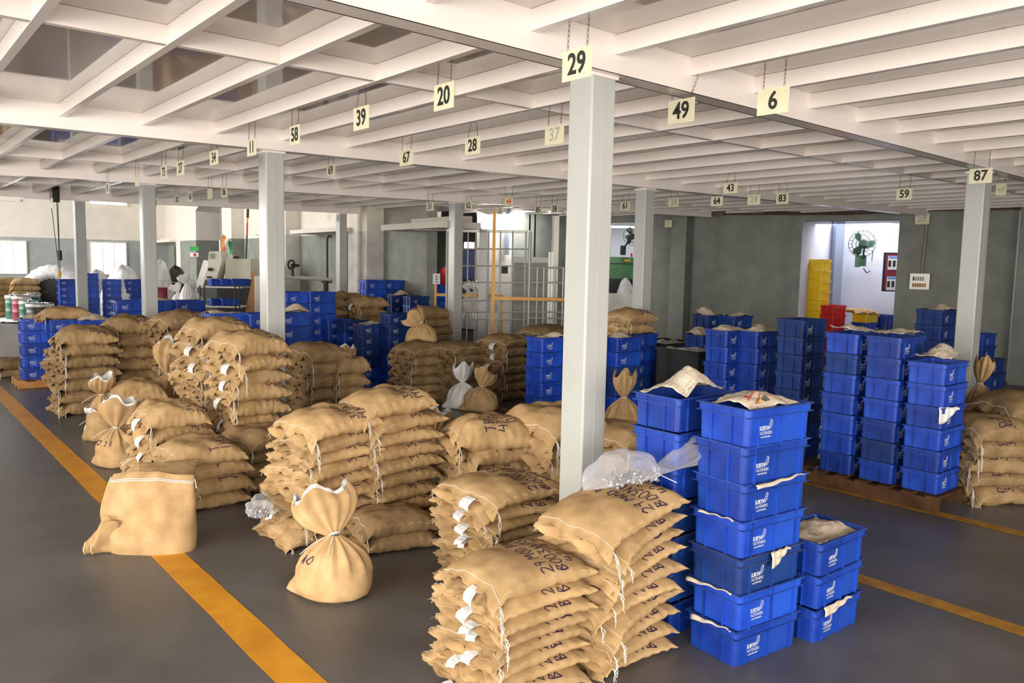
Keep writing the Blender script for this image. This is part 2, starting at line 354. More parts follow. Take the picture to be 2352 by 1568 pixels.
G = {  # hand-drawn marker strokes, x right, y up
 '0': [[(0, .5), (.1, .9), (.35, 1), (.6, .8), (.62, .3), (.4, 0), (.1, .1), (0, .5)]], '1': [[(.3, 1), (.25, 0)]], '2': [[(0, .8), (.25, 1), (.55, .8), (.4, .45), (0, 0), (.6, .05)]],
 '3': [[(0, .95), (.5, 1), (.2, .6), (.55, .35), (.3, 0), (0, .08)]], '4': [[(.1, 1), (0, .45), (.6, .5)], [(.5, .9), (.45, 0)]], '5': [[(.6, 1), (.1, 1), (.05, .6), (.5, .5), (.5, .1), (0, 0)]],
 '6': [[(.5, 1), (.05, .4), (.2, 0), (.55, .2), (.4, .5), (.05, .35)]], '8': [[(.5, .8), (.2, 1), (.1, .7), (.55, .3), (.3, 0), (.05, .25), (.5, .8)]], '9': [[(.55, .9), (.2, 1), (.05, .65), (.4, .5), (.55, .9), (.4, 0)]],
 'B': [[(.05, 0), (.05, 1), (.5, .85), (.1, .55), (.6, .3), (.05, 0)]], 'D': [[(.05, 0), (.05, 1), (.55, .7), (.5, .2), (.05, 0)]], 'N': [[(0, 0), (.05, 1), (.5, 0), (.55, 1)]], 'M': [[(0, 0), (.05, 1), (.3, .4), (.55, 1), (.65, 0)]],
 'O': [[(0, .5), (.3, 1), (.6, .5), (.3, 0), (0, .5)]], 'T': [[(0, 1), (.6, 1)], [(.3, 1), (.3, 0)]], 'S': [[(.55, .9), (.2, 1), (.1, .65), (.5, .4), (.4, 0), (0, .1)]], 'A': [[(0, 0), (.3, 1), (.6, 0)], [(.1, .4), (.5, .4)]],
 'E': [[(.5, 1), (.05, 1), (.05, 0), (.5, 0)], [(.05, .5), (.4, .5)]], 'C': [[(.55, .9), (.2, 1), (0, .5), (.2, 0), (.55, .1)]], 'X': [[(0, 0), (.55, 1)], [(0, 1), (.55, 0)]], 'R': [[(0, 0), (.05, 1), (.5, .8), (.05, .5), (.55, 0)]],
 'I': [[(.2, 0), (.2, 1)]], '.': [[(.1, .0), (.16, .06)]], '-': [[(0, .45), (.3, .45)]], ' ': [], '/': [[(0, 0), (.4, 1)]], 'U': [[(0, 1), (.05, .1), (.5, .1), (.55, 1)]], 'L': [[(.05, 1), (0, 0), (.5, 0)]], 'W': [[(0, 1), (.15, 0), (.3, .7), (.45, 0), (.6, 1)]],
 '7': [[(0, 1), (.6, 1), (.25, 0)], [(.15, .5), (.5, .5)]], 'P': [[(0, 0), (.05, 1), (.55, .8), (.05, .5)]], 'G': [[(.55, .9), (.2, 1), (0, .5), (.25, 0), (.55, .2), (.3, .45)]]}
WC = {}
def write_mesh(vi, lines, size=.075, u0=.22, pitch=.30, v0=-.93, wdt=.0085, m=None):
    key = (vi, tuple(lines), size, u0, v0)
    if key in WC: return WC[key]
    s = SACKS[vi]; mb = MB(); r = random.Random(len(WC))
    su, sv = 2/SL, 2/SW
    for li, ln in enumerate(lines):
        vcur = v0+(.0 if li else .0)+(.12*li if li > 1 else 0); ub = u0+li*pitch+.1
        for ch in ln:
            jit = r.uniform(-.01, .01)
            for poly in G.get(ch, []):
                pts = []
                for (x0, y0), (x1, y1) in zip(poly[:-1], poly[1:]):
                    K = max(1, int(math.hypot(x1-x0, y1-y0)*size/.016))
                    for k in range(K): pts.append((x0+(x1-x0)*k/K, y0+(y1-y0)*k/K))
                pts.append(poly[-1])
                uvp = [(ub+jit-y*size*su, vcur+x*size*sv+.1*y*size) for x, y in pts]
                n0 = len(mb.v)
                for k, (u, v) in enumerate(uvp):
                    a = uvp[max(k-1, 0)]; b = uvp[min(k+1, len(uvp)-1)]; dx, dy = (b[0]-a[0])/su, (b[1]-a[1])/sv; dl = math.hypot(dx, dy) or 1
                    wx, wy = -dy/dl*wdt/2*su, dx/dl*wdt/2*sv
                    for sg in (-1, 1):
                        uu, vv = max(-.99, min(.99, u+sg*wx)), max(-.985, min(.985, v+sg*wy))
                        mb.v.append(tuple(s.pos(uu, vv, 1, .0028)))
                    if k: q = n0+2*k; mb.f.append((q-2, q-1, q+1, q))
            vcur += (.82 if ch not in '.-I1' else .5)*size*sv
            if vcur > .85: break
    WC[key] = mb.mesh('handwriting', m or M_ink); return WC[key]
STC = {}
def extras(vi):
    if vi in STC: return STC[vi]
    s = SACKS[vi]; r = random.Random(vi+90); st = MB()
    for sg in (-1, 1):
        for k in range(44):
            u = -.8+1.72*k/44; p = s.pos(u, sg*.955, 1, .003); q = s.pos(u+.018, sg*.99, 1, .004); st.tube([p, q], .0018, 3)
    sm = MB(); pts = [s.pos(-.86, -.97+1.94*k/16, 1, .0035) for k in range(17)]; sm.tube(pts, .0016, 4)
    tls = []
    for n_, (u, v) in enumerate(((-.88, -.98), (-.9, .98))):
        tl = MB()
        for q in range(3 if n_ == 0 else 1):
            p = s.pos(u, v, 1, .002); L = r.uniform(.06, .17) if n_ == 0 else .07; pts = [p]; d = Vector((r.uniform(-.5, .2), -1 if v < 0 else 1, 0))*.022
            for k in range(1, 8): pts.append(p+d*min(k, 2)/2*1.2+Vector((r.uniform(-.006, .006), r.uniform(-.006, .006), -L*k/7+.004)))
            tl.tube(pts, .0022, 4)
        tls.append(tl.mesh('tie_string', M_string, True))
    tg = MB(); cu, cv, an = -.82, r.uniform(-.35, .1), r.uniform(-.4, .4)
    e0 = s.pos(-.99, cv, 1); w1, w2 = r.uniform(-.02, .02), r.uniform(.3, 1)
    def f(a, b):   # hangs over the folded hem
        y = (b-.5)*.085; d = a*.085
        return Vector((e0.x+.012-.055*min(1, a*1.6)-.02*a, e0.y+y+an*.05*a, e0.z+.016-.055*a*a-.01*a+w1*(b-.5)*2*a+.004*sin(b*5)*w2*a))
    tg.grid(f, 3, 4)
    STC[vi] = (st.mesh('stitching', M_stitch), sm.mesh('mouth_seam', M_string), tls, tg.mesh('paper_tag', M_white), cu, cv, an)
    return STC[vi]
TAGC = {}
def tag_print(vi):
    if vi in TAGC: return TAGC[vi]
    s = SACKS[vi]; cu, cv, an = extras(vi)[4:]; mb = MB(); r = random.Random(vi)
    me = extras(vi)[3]; V = [v.co for v in me.vertices]
    for k in range(7):   # rows of small grey print on the tag
        t = .15+.11*k; a = V[0].lerp(V[4], t)*.9+V[15].lerp(V[19], t)*.1; b = V[0].lerp(V[4], t)*.1+V[15].lerp(V[19], t)*.9
        mid = (a+b)/2; m0 = V[5].lerp(V[9], t)*.5+V[10].lerp(V[14], t)*.5; 
        pa, pb = a.lerp(b, .1)+(m0-mid)*.4, a.lerp(b, .1+r.uniform(.4, .75))+(m0-mid)*.5
        mb.box(-.5, .5, -.0011, .0011, 0, .0006, Matrix.Translation((pa+pb)/2+Vector((0, 0, .003))) @ Matrix.Rotation(atan2((pb-pa).y, (pb-pa).x), 4, 'Z') @ Matrix.Diagonal(((pb-pa).length, 1, 1, 1)))
    TAGC[vi] = mb.mesh('tag_print', M_pencil); return TAGC[vi]
cnt = [0]; MARKS = []; DARKW = ('leftmost', 'dark pile', 'brown pile', 'shadowed', 'dim ', 'distant', 'low pair beside', 'right pile behind', 'far left', 'pile right of the leftmost', 'heap')
def sack(x, y, z, yaw, label, group=None, L=.7, W=.62, T=.105, pitch=0, roll=0, text=None, tagd=False, far=False, vi=None, tu=.22, tsize=.075, tv=-.93, strings=True, darker=False):
    cnt[0] += 1; vi = cnt[0] % 9 if vi is None else vi
    t = thing('jute_sack', label, 'sack', (x, y, z), (radians(roll), radians(pitch), radians(yaw)), group)
    t.scale = (L/SL, W/SW, T/ST)
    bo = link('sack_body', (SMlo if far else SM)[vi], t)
    if darker: bo.material_slots[0].link = 'OBJECT'; bo.material_slots[0].material = M_jdark
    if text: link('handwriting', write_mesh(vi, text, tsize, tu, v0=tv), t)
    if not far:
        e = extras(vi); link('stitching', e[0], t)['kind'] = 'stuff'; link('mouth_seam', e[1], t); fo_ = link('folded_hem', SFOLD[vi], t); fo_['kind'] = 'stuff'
        if darker: fo_.material_slots[0].link = 'OBJECT'; fo_.material_slots[0].material = M_jdark
        if strings:
            for m_ in e[2]: link('tie_string', m_, t)
        if tagd: g = link('paper_tag', e[3], t); link('tag_print', tag_print(vi), g)
    return t
def pile(x, y, n, pitch_z, yaw, where, text=None, tags=0, L=.7, W=.62, far=False, z0=0, jit=.026, tilt=0, lean=(0, 0), tu=.22, tsize=.075, last=None, T=None, top=1.15, tv=-.93):
    T = T or pitch_z*1.22; grp = 'sacks of the '+where; MARKS.append((where, n))
    darker = any(w_ in where for w_ in DARKW)
    for k in range(n):
        lab = f'{ORD[n-1-k]} jute sack of the {where}' if k == n-1 else f'{ORD[n-1-k]} sack down in the {where}'
        tk = tilt*(k/(max(1, n-1)))
        dz = sin(radians(tk))*L*.5
        last_ = k == n-1
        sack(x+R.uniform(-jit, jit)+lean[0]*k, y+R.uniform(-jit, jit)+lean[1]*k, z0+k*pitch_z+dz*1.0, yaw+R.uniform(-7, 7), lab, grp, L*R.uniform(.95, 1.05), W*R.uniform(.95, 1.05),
             T*(top if last_ else R.uniform(.95, 1.05)), pitch=-tk+R.uniform(-1, 1), roll=R.uniform(-1, 1), text=text, tagd=R.random() < tags, far=far, darker=darker, tu=tu+R.uniform(-.03, .03), tsize=tsize, tv=tv)
T29 = ['29.MOD.BN.M', 'B003NUT0002', '42.29.29']; T39 = ['39.STD', '19A1CA', '44 M']; T34 = ['34.STD', '22.A']
# --- foreground piles
pile(2.88, 3.42, 8, .082, -6, 'nearest pile marked 29', T29, .8, L=.74, W=.62, top=1.4, tu=.10)
pile(3.56, 3.32, 10, .084, 2, 'tilting pile under the clear bag', T29, .35, L=.70, W=.66, tilt=15, top=1.3, tu=.12)
pile(3.70, 4.58, 9, .083, -4, 'tagged pile left of the big pillar', T29, .8, L=.76, W=.72, top=1.35, tu=.12)
def spot(px, py, z): p = at(px, py, z); return p.x, p.y
def dz(px, depth, py): p = pd(px, depth); return p.x, p.y, zp(px, py, p)
pile(*spot(722, 950, 1.06), 9, .108, 6, 'ragged pile behind the lone tied bag', T39, .25, L=.76, W=.74, tilt=5, top=1.45, jit=.035, lean=(.016, 0))
pile(*spot(890, 903, 1.18), 9, .122, -2, 'smooth pile marked 39 in mid floor', T39, 0, L=.76, W=.76, tilt=5, top=1.4)
pile(*spot(905, 1190, .2), 2, .12, -14, 'low pair beside the 39 piles', None, 0, L=.68, W=.6)
pile(*spot(462, 1010, .62), 4, .145, 4, 'short pile marked 11-STD', ['T', '11-STD-5', '56789'], 0, L=.70, W=.72, top=1.1, tu=.15, tsize=.085)
pile(*spot(592, 985, .60), 4, .14, 8, 'dim pile right of the 11-STD sacks', ['11-S'], 0, L=.68, W=.66)
pile(*spot(566, 775, 1.52), 9, .168, 6, 'tall pile marked 34 at left', T34, .5, L=.68, W=.74, tu=.4, tsize=.09)
pile(*spot(490, 745, 1.55), 9, .172, 10, 'rolled pile left of the 34 sacks', T34, .7, L=.74, W=.74, tu=.4, jit=.05)
pile(*spot(186, 760, 1.24), 7, .176, 4, 'leftmost ragged sack pile', ['SS', 'A'], .1, L=.84, W=.86, tsize=.1, tu=.3, jit=.03)
pile(*spot(302, 735, 1.36), 7, .192, 3, 'pile right of the leftmost one', ['38', '24'], 0, L=.78, W=.86, tsize=.09, tu=.15)
pile(*spot(412, 728, 1.44), 8, .18, 3, 'dark pile behind the second pillar', ['25'], 0, L=.86, W=.8)
pile(*spot(385, 925, .86), 5, .16, 5, 'tagged pile behind the upright sack', T34, 1, L=.66, W=.7, tu=.35, tsize=.07)
pile(*spot(315, 878, .74), 4, .17, -8, 'low pile left of the liner-lined sack', None, 0, L=.66, W=.7)
pile(*spot(722, 790, 1.26), 7, .172, 4, 'brown pile right of the 34 pillar', ['25', '25'], 0, L=.66, W=.76, tsize=.08, tv=-.5)
pile(*spot(795, 800, 1.2), 6, .172, -12, 'brown pile beside the dark crates', None, 0, L=.5, W=.56)
pile(*dz(737, 16.6, 690)[:2], 9, .176, 6, 'distant left pile on the crates row', None, .5, L=.92, W=.75)
pile(*dz(838, 16.8, 690)[:2], 9, .176, 3, 'distant right pile on the crates row', None, .6, L=.78, W=.75)
pile(*dz(785, 17.9, 680)[:2], 9, .18, 3, 'distant rear pile between two others', None, .3, L=.84, W=.75)
pile(*spot(985, 712, 1.36), 8, .168, 4, 'dark pile left of the cage pillar', None, 0, L=.98, W=.8)
pile(*spot(958, 795, .95), 6, .158, 0, 'shadowed pile under the perched tied bag', None, .4, L=.74, W=.7)
pile(*spot(1048, 788, 1.0), 6, .16, 12, 'shadowed pile at the cage pillar foot', None, 0, L=.8, W=.7)
pile(*spot(1155, 780, 1.05), 7, .155, 12, 'tagged shadowed pile right of the white bag', ['42'], .9, L=.82, W=.7, tsize=.09)
pile(*spot(1250, 752, 1.22), 7, .17, 3, 'dim pile behind the blue crates', None, .2, L=1.0, W=.8)
pile(*spot(1122, 985, .86), 6, .145, -14, 'pile marked 43.39 behind the tagged pile', ['TBN24', '43.39', '1010X2'], 0, L=.76, W=.70, tsize=.085, tu=-.1, top=1.4)
pile(*spot(1266, 958, .96), 6, .158, 8, 'big bulging pile left of the pillar shaft', ['3.1S.15', '0010'], 0, L=.80, W=.8, tsize=.08, tu=-.1, top=1.4)
pile(*spot(1412, 985, .84), 6, .14, 4, 'pile just right of the big pillar', None, 0, L=.8, W=.74)
pile(*spot(2264, 948, .92), 5, .165, -38, 'right pile behind the pallet crates', ['D-7', '32'], 0, L=.72, W=.7, z0=.0, tsize=.08, tu=-.1)
pile(*spot(2362, 905, 1.08), 5, .2, -30, 'brown pile right of the last pillar', ['AX200X17', '42'], 0, L=.95, W=.8, tsize=.07, tu=-.1)
pile(*spot(2500, 905, 1.1), 5, .2, 10, 'brown pile cut by the right edge', None, 0, L=.95, W=.8)
pile(*dz(18, 29, 650)[:2], 7, .19, 4, 'far left pile near the drums', None, 0, L=.95, W=.7, far=True, z0=.12)
pile(*dz(62, 29, 650)[:2], 7, .19, -3, 'far left pile above the drums', None, 0, L=.95, W=.7, far=True, z0=.12)
pile(*spot(28, 845, .15), 2, .15, 10, 'low pair on the floor far left', None, 0, L=.8, W=.62)

# --- sacks tied at the neck and standing
def tied(label, px, base_y, top_y, wpx, ruff=(-.5, -.1), liner=True, lean=0, seed=1, z0=0, text=None, m=None, depth=None, ear=True):
    r = random.Random(seed)
    if depth is None: p = at(px, base_y, z0)
    else: q = pd(px, depth); p = Vector((q.x, q.y, z0))
    dep = (p-cam.location).dot(fwd); W = wpx*dep/F_; H = (base_y-top_y)*dep/F_*1.02
    if depth is not None: H = zp(px, top_y, p)-z0
    t = thing('tied_sack', label, 'sack', (p.x, p.y, z0), (0, 0, r.uniform(-.4, .4)-.6), 'sacks tied at the neck')
    zn = H-min(H*.36, W*.55); a = W/2; nf = r.choice((9, 11, 13)); ph = r.uniform(0, 6)
    prof = [(0, .0), (.80, .002), (.98, .05), (1.05, .16), (1.06, .32), (1.02, .48), (.92, .62), (.74, .76), (.48, .88), (.26, .96), (.14, 1.0)]
    def P(t_, K):
        x = t_*(len(K)-1); i = min(len(K)-2, int(x)); f = x-i; return tuple(K[i][q]*(1-f)+K[i+1][q]*f for q in (0, 1))
    ox, oy = lean*H, 0
    def body(u, v):
        rr, zz = P(u, prof); th = 2*pi*v; pl = max(0, zz-.35)**1.2
        fold = 1+pl*.26*sin(nf*th+ph)+pl*.12*sin((nf*2+1)*th)
        k = 1+.06*noise.noise(Vector((cos(th)*1.3, sin(th)*1.3, zz*2+seed)))
        x = a*rr*cos(th)*fold*k*1.06; y = a*rr*sin(th)*fold*k*.86
        if ear: e = max(0, 1-zz*3.2)*max(0, cos(th-pi))**10; x -= e*a*.5; 
        s_ = zz*zz; return Vector((x+ox*s_, y+oy*s_, zz*zn+.012*noise.noise(Vector((x*9, y*9, seed)))*(1-zz)*(0 if zz < .01 else 1)))
    obj('sack_body', MB().grid(body, 30, 72, True), m or M_jute, t, True)
    nk = Vector((ox, oy, zn)); rh = H-zn; dr = Vector((ruff[0], ruff[1], 1)).normalized(); e1 = dr.orthogonal().normalized(); e2 = dr.cross(e1)
    RP = [(.13, 0), (.34, .16), (.58, .36), (.74, .6), (.78, .82), (.70, 1.0)]
    def rf(s1, sh):
        def g(u, v):
            rr, zz = P(u, RP); th = 2*pi*v; fo = 1+.16*sin(nf*th+ph)*(1-u*.7)+.10*sin(3*th+seed)*u
            q = a*rr*s1*fo; edge = (1+.13*sin(4*th+seed)*u*u)
            return nk+dr*(zz*rh*1.25*edge*sh)+e1*(q*cos(th)*1.25)+e2*(q*sin(th)*.55)
        return g
    obj('gathered_neck', MB().grid(rf(1, 1), 14, 60, True), m or M_jute, t, True)
    if liner:
        lo = obj('white_liner', MB().grid(rf(.9, 1.1), 14, 60, True), M_liner2, t, True); lo['label'] = 'white plastic liner showing at the mouth'
    tm = MB(); rr_ = a*.16
    for q in range(2): tm.tube([nk+e1*(rr_*cos(k/12*2*pi))*1.1+e2*(rr_*sin(k/12*2*pi))+dr*(.008*q) for k in range(13)], .004, 5)
    for s_ in (-1, 1): tm.tube([nk+e2*rr_*s_*.3+Vector((-.02*k*s_-.02*k, -.028*k, -.012*k*k*.35)) for k in range(6)], .003, 4)
    obj('neck_tie', tm, M_string, t, True)
    if text:
        mb = MB()
        x0 = 0
        for ch in text:
            for poly in G.get(ch, []):
                for (ax, ay), (bx, by) in zip(poly[:-1], poly[1:]):
                    K = 3
                    for k in range(K):
                        q = []
                        for f in (k/K, (k+1)/K):
                            xx = x0+ax+(bx-ax)*f; yy = ay+(by-ay)*f; v = .60+xx*.042; zz = .60+yy*.12
                            th = 2*pi*v; # find profile radius at this height
                            u = min(range(200), key=lambda w_: abs(P(w_/199, prof)[1]-zz) if w_ > 20 else 9)/199
                            b_ = body(u, v); n_ = Vector((b_.x-ox*zz*zz, b_.y, 0)).normalized(); q.append(b_+n_*.004)
                        mb.tube(q, .004, 4)
            x0 += .95
        obj('handwriting', mb, M_ink, t, kind='stuff')
    return t
tied('lone tied sack standing alone in front with white liner tips', 768, 1362, 1150, 158, ruff=(-.55, .45), seed=3, text='AO')
tied('tied sack by the yellow line with rolled neck and white liner', 270, 1068, 935, 88, ruff=(.15, .2), seed=4, text='12.21')
tied('open tied sack with bunched white liner left of the 34 piles', 237, 1010, 872, 62, ruff=(.2, -.3), seed=5, text='12')
tied('leaning round sack with white liner gaping above the low pile', 388, 975, 805, 104, ruff=(.3, .1), seed=6, text='1718')
tied('low tied sack with long white tie tucked beside the 11-STD pile', 338, 1118, 1003, 100, liner=False, ruff=(.5, .2), seed=7, text='17')
tied('tied sack in shadow right of the brown pile', 795, 930, 808, 56, liner=True, seed=8, ruff=(-.2, .2))
tied('tied sack perched on top of the shadowed pile', 968, 800, 715, 66, liner=False, seed=9, z0=.93, ruff=(-1.1, .2), depth=14.2, ear=False)
tied('white plastic tied bag in shadow beside the tagged pile', 1062, 936, 846, 66, liner=False, seed=10, m=M_liner2, ruff=(0, 0))
tied('round brown tied bag in front of the white bag', 1104, 942, 858, 72, liner=False, seed=11, ruff=(.4, .3))
tied('small dark tied bag behind the 39 piles', 1000, 1060, 955, 90, liner=True, seed=12, ruff=(.2, .2))
tied('grey film bag standing dimly beside the dark crates', 875, 880, 815, 36, liner=False, seed=13, m=M_film, ruff=(-.3, 0))
tied('second grey film bag close to the shadowed pile', 912, 880, 808, 36, liner=False, seed=14, m=M_film, ruff=(.2, 0))
tied('upright brown sack squeezed behind the right pallet crates', 2236, 1075, 838, 84, liner=False, seed=15, ruff=(.2, 0))
tied('round brown tied sack at the right frame edge', 2350, 1060, 915, 95, liner=False, seed=16, ruff=(.2, 0))
tied('small tied sack behind the first crate row right of the big pillar', 1430, 1010, 868, 84, liner=False, seed=17, ruff=(0, 0))
tied('white plastic liner bag slumped against the rolled-neck sack by the yellow line', 232, 1008, 928, 66, liner=False, ruff=(.6, -.6), seed=18, m=M_liner2)
# the broad upright sack standing on the yellow line, its top hem folded and tied
p = at(360, 1268, 0); t = thing('upright_sack', 'broad half-filled jute sack standing upright on the yellow line', 'sack', (p.x, p.y+.12, 0), (0, 0, radians(-38)))
UH, UW = .62, .70
def up(u, v):
    th = 2*pi*v; z = u*UH; k = (1-u)**.55; ww = UW/2*(1-.10*u+.10*sin(u*2.6)); dd = .155*k+.012+.03*sin(u*5)*(1-u)
    x = ww*math.copysign(abs(cos(th))**.75, cos(th)); y = dd*math.copysign(abs(sin(th))**.9, sin(th))
    n_ = noise.noise(Vector((x*5, z*5, 2+y)))*.045*(.4+u)+.012*sin(x*16+z*9)*u*(1-u)*2; y += n_+.07*u*u-.03*sin(x*6+1)*u; x += .05*sin(u*3)*(1 if x < 0 else .3)*-1
    return Vector((x, y, z+.012*noise.noise(Vector((x*8, 0, 0)))*u+.02*u*cos(x*7)))
obj('sack_body', MB().grid(up, 30, 64, True), M_jute, t, True)
mb = MB()
for k in (0, 1): mb.tube([up(.93-.02*k, .5+.5*q/24)+Vector((0, -.008, 0)) for q in range(25)], .004, 5)
mb.tube([up(.93, 1)+Vector((.01*k, -.02*k, .018*k-.003*k*k)) for k in range(8)], .004, 5)
obj('tie_string', mb, M_string, t, True)
mb = MB(); mb.tube([up(q/20*.93+.03, .5)+Vector((-.004, -.004, 0)) for q in range(21)], .006, 5); obj('side_seam', mb, M_stitch, t, True)
def flap(dx, w_, h_, ang):
    def f(u, v): x = dx-w_*v; return Vector((x, -.13-.05*v+.02*sin(u*4+v*3), .01+h_*u*(1-.55*v*v)+.02*sin(v*5)*u))
    return f
for dx, w_, h_ in ((-.26, .14, .30), (-.20, .26, .26)):
    fl = obj('hem_flap', MB().grid(flap(dx, w_, h_, 0), 10, 8), M_jute, t, True)
    so = fl.modifiers.new('thick', 'SOLIDIFY'); so.thickness = .012
mb = MB()
mb.tube([flap(-.26, .14, .30, 0)(k/10, 1) for k in range(11)], .007, 5); mb.tube([flap(-.20, .26, .26, 0)(k/10, 1) for k in range(11)], .007, 5)
obj('hem_stitching', mb, M_stitch, t, True)
sack(*spot(385, 1100, .42), .40, 70, 'folded empty jute sack peeking up behind the upright sack', L=.42, W=.5, T=.08, pitch=-35, tagd=True)

# ---------------------------------------------------------------- crates
CL, CW, CHT = .60, .40, .22
def crate_meshes(mb_, mg):
    b = MB(); t = .004; o = .018; L, W = CL/2-o, CW/2-o
    q = .003   # slight draft towards the base
    def ringpts(e, z): 
        c = .03; P = []
        for cx_, cy_, a0 in ((L-e-c, W-e-c, 0), (-L+e+c, W-e-c, 90), (-L+e+c, -W+e+c, 180), (L-e-c, -W+e+c, 270)):
            for k in range(4): th = radians(a0+30*k); P.append((cx_+c*cos(th), cy_+c*sin(th), z))
        return P
    R_ = [ringpts(q, 0.0), ringpts(q*.8, .01), ringpts(0, CHT-.054), ringpts(-.010, CHT-.050), ringpts(-.010, CHT-.006), ringpts(-.006, CHT-.006), ringpts(t, CHT-.056), ringpts(q+t, .012)]
    for P in R_: b.v += P
    for i in range(7):
        for j in range(16): b.f.append((i*16+j, i*16+(j+1) % 16, (i+1)*16+(j+1) % 16, (i+1)*16+j))
    b.f.append(tuple(range(15, -1, -1))); b.f.append(tuple(range(112, 128)))
    body = b.mesh('crate_body', mb_)
    r = MB()
    def ring(z0, z1, w_):     # hollow rectangular band round the crate
        X, Y = CL/2-.002-(o-w_)*0, CW/2-.002
        for (x0, x1, y0, y1) in ((-X, X, -Y, -Y+w_), (-X, X, Y-w_, Y), (-X, -X+w_, -Y+w_, Y-w_), (X-w_, X, -Y+w_, Y-w_)): r.box(x0, x1, y0, y1, z0, z1)
    ring(CHT-.009, CHT-.001, .016); rim = r.mesh('rim', mg)
    r = MB(); ring(CHT-.054, CHT-.049, .016); fin = r.mesh('rim_flange', mg)
    k = MB(); each = []
    def rb(*q): k.box(*q); each.append(MB().box(*q).mesh('rib', mb_))
    for x in (-.2, 0, .2):
        for s in (-1, 1): y0, y1 = sorted((s*(CW/2-o-.006), s*(CW/2-.003))); rb(x-.003, x+.003, y0, y1, .002, CHT-.009)
    for y in (-.075, .075):
        for s in (-1, 1): x0, x1 = sorted((s*(CL/2-o-.006), s*(CL/2-.003))); rb(x0, x1, y-.003, y+.003, .002, CHT-.009)
    for sx in (-1, 1):
        for sy in (-1, 1): x0, x1 = sorted((sx*(CL/2-.03), sx*(CL/2-.006))); y0, y1 = sorted((sy*(CW/2-.03), sy*(CW/2-.006))); rb(x0, x1, y0, y0+.002 if sy < 0 else y1, .004, .008) if False else None
    return body, rim, fin, k.mesh('ribs', mb_), each
M_rim = noisy('scuffed_blue_edge', (.008, .04, .26), (.03, .07, .30), 14, .5, .4, rnd=.3)
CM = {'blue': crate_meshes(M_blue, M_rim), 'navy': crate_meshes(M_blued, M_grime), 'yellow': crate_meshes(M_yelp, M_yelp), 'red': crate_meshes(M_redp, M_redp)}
def logo_mesh():
    import bmesh
    bm = bmesh.new()
    def add(me, x, z, sx=1): 
        T = Matrix.Translation((x, 0, z)) @ Matrix.Rotation(pi/2, 4, 'X') @ Matrix.Diagonal((sx, 1, 1, 1)); n = len(bm.verts); bm.from_mesh(me)
        bm.verts.ensure_lookup_table(); bmesh.ops.transform(bm, matrix=T, verts=bm.verts[n:])
    add(text_mesh('SURYA', .034, M_logo, .0012, .0004), -.012, .018, .82); add(text_mesh('FASTENERS', .026, M_logo, 0, .0004), .002, -.010, .9); add(text_mesh('An ISO 9001:2015', .0125, M_logo, .0003, .0004), .004, -.032, .95)
    me = bpy.data.meshes.new('printed_logo'); bm.to_mesh(me); bm.free()
    mb = MB(); P = [(.030, .022), (.046, .068), (.060, .062), (.058, .030), (.040, .012)]   # tilted prism emblem
    def ln(a, b, w_=.0022):
        a, b = Vector((a[0], 0, a[1])), Vector((b[0], 0, b[1])); mb.tube([a, b], w_/2, 4)
    for a, b in zip(P, P[1:]+P[:1]): ln(a, b)
    ln((.044, .030), (.058, .062)); ln((.044, .030), (.030, .022)); ln((.044, .030), (.040, .012))
    bm = bmesh.new(); bm.from_mesh(me); e = mb.mesh('e', M_logo); bm.from_mesh(e); bm.to_mesh(me); bm.free(); me.materials.clear(); me.materials.append(M_logo); return me
LOGO = logo_mesh()
def crate(x, y, z, yaw, label, group=None, kind='blue', sc_=1, logo=True, near=False):
    t = thing('plastic_crate', label, 'crate', (x, y, z), (0, 0, radians(yaw)), group); t.scale = (sc_,)*3
    b, r, f, k, ea = CM[kind]; link('crate_body', b, t); link('rim', r, t); link('rim_flange', f, t)
    if near:
        for m_ in ea: link('rib', m_, t)
    else: link('ribs', k, t)['kind'] = 'stuff'
    if logo: link('printed_logo', LOGO, t, (-.128, -CW/2+.0175, .080))
    return t
def stack(cx_, cy_, n, where, z0=0, yaw=0, kind='blue', sc_=1, logo=True, jit=.006, dirty=(), pitch=.2225, near=False):
    for k in range(n):
        col = 'blue' if kind == 'blue' else kind
        lab = f'{ORD[n-1-k]} {col} crate {"of" if k == n-1 else "down in"} the {where}'
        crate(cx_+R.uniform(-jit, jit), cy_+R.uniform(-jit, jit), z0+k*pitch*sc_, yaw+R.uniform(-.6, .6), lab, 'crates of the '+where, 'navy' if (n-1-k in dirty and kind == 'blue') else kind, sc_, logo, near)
def stack_at(px, py, zt, n, where, **k):
    s_ = k.get('sc_', 1); z0 = .135 if 'orange pallet' in where else 0; zt = n*.2225*s_+z0; p = at(px, py, zt)
    a, b = (CL, CW) if abs(k.get('yaw', 0)) < 45 else (CW, CL)
    stack(p.x+a/2*s_, p.y+b/2*s_, n, where, z0=z0, **k); return p.x+a/2*s_, p.y+b/2*s_, zt
S1 = (4.30, 2.81); stack(*S1, 7, 'nearest crate stack', dirty=(4,), near=True, pitch=.2168, sc_=1.04, yaw=-5)
S2 = (4.27, 3.335); stack(*S2, 7, 'stack behind the nearest crates', dirty=(3, 4, 5), near=True, pitch=.2255, logo=False)
S3 = (4.95, 2.70); stack(*S3, 3, 'low stack right of the nearest crates', near=True)
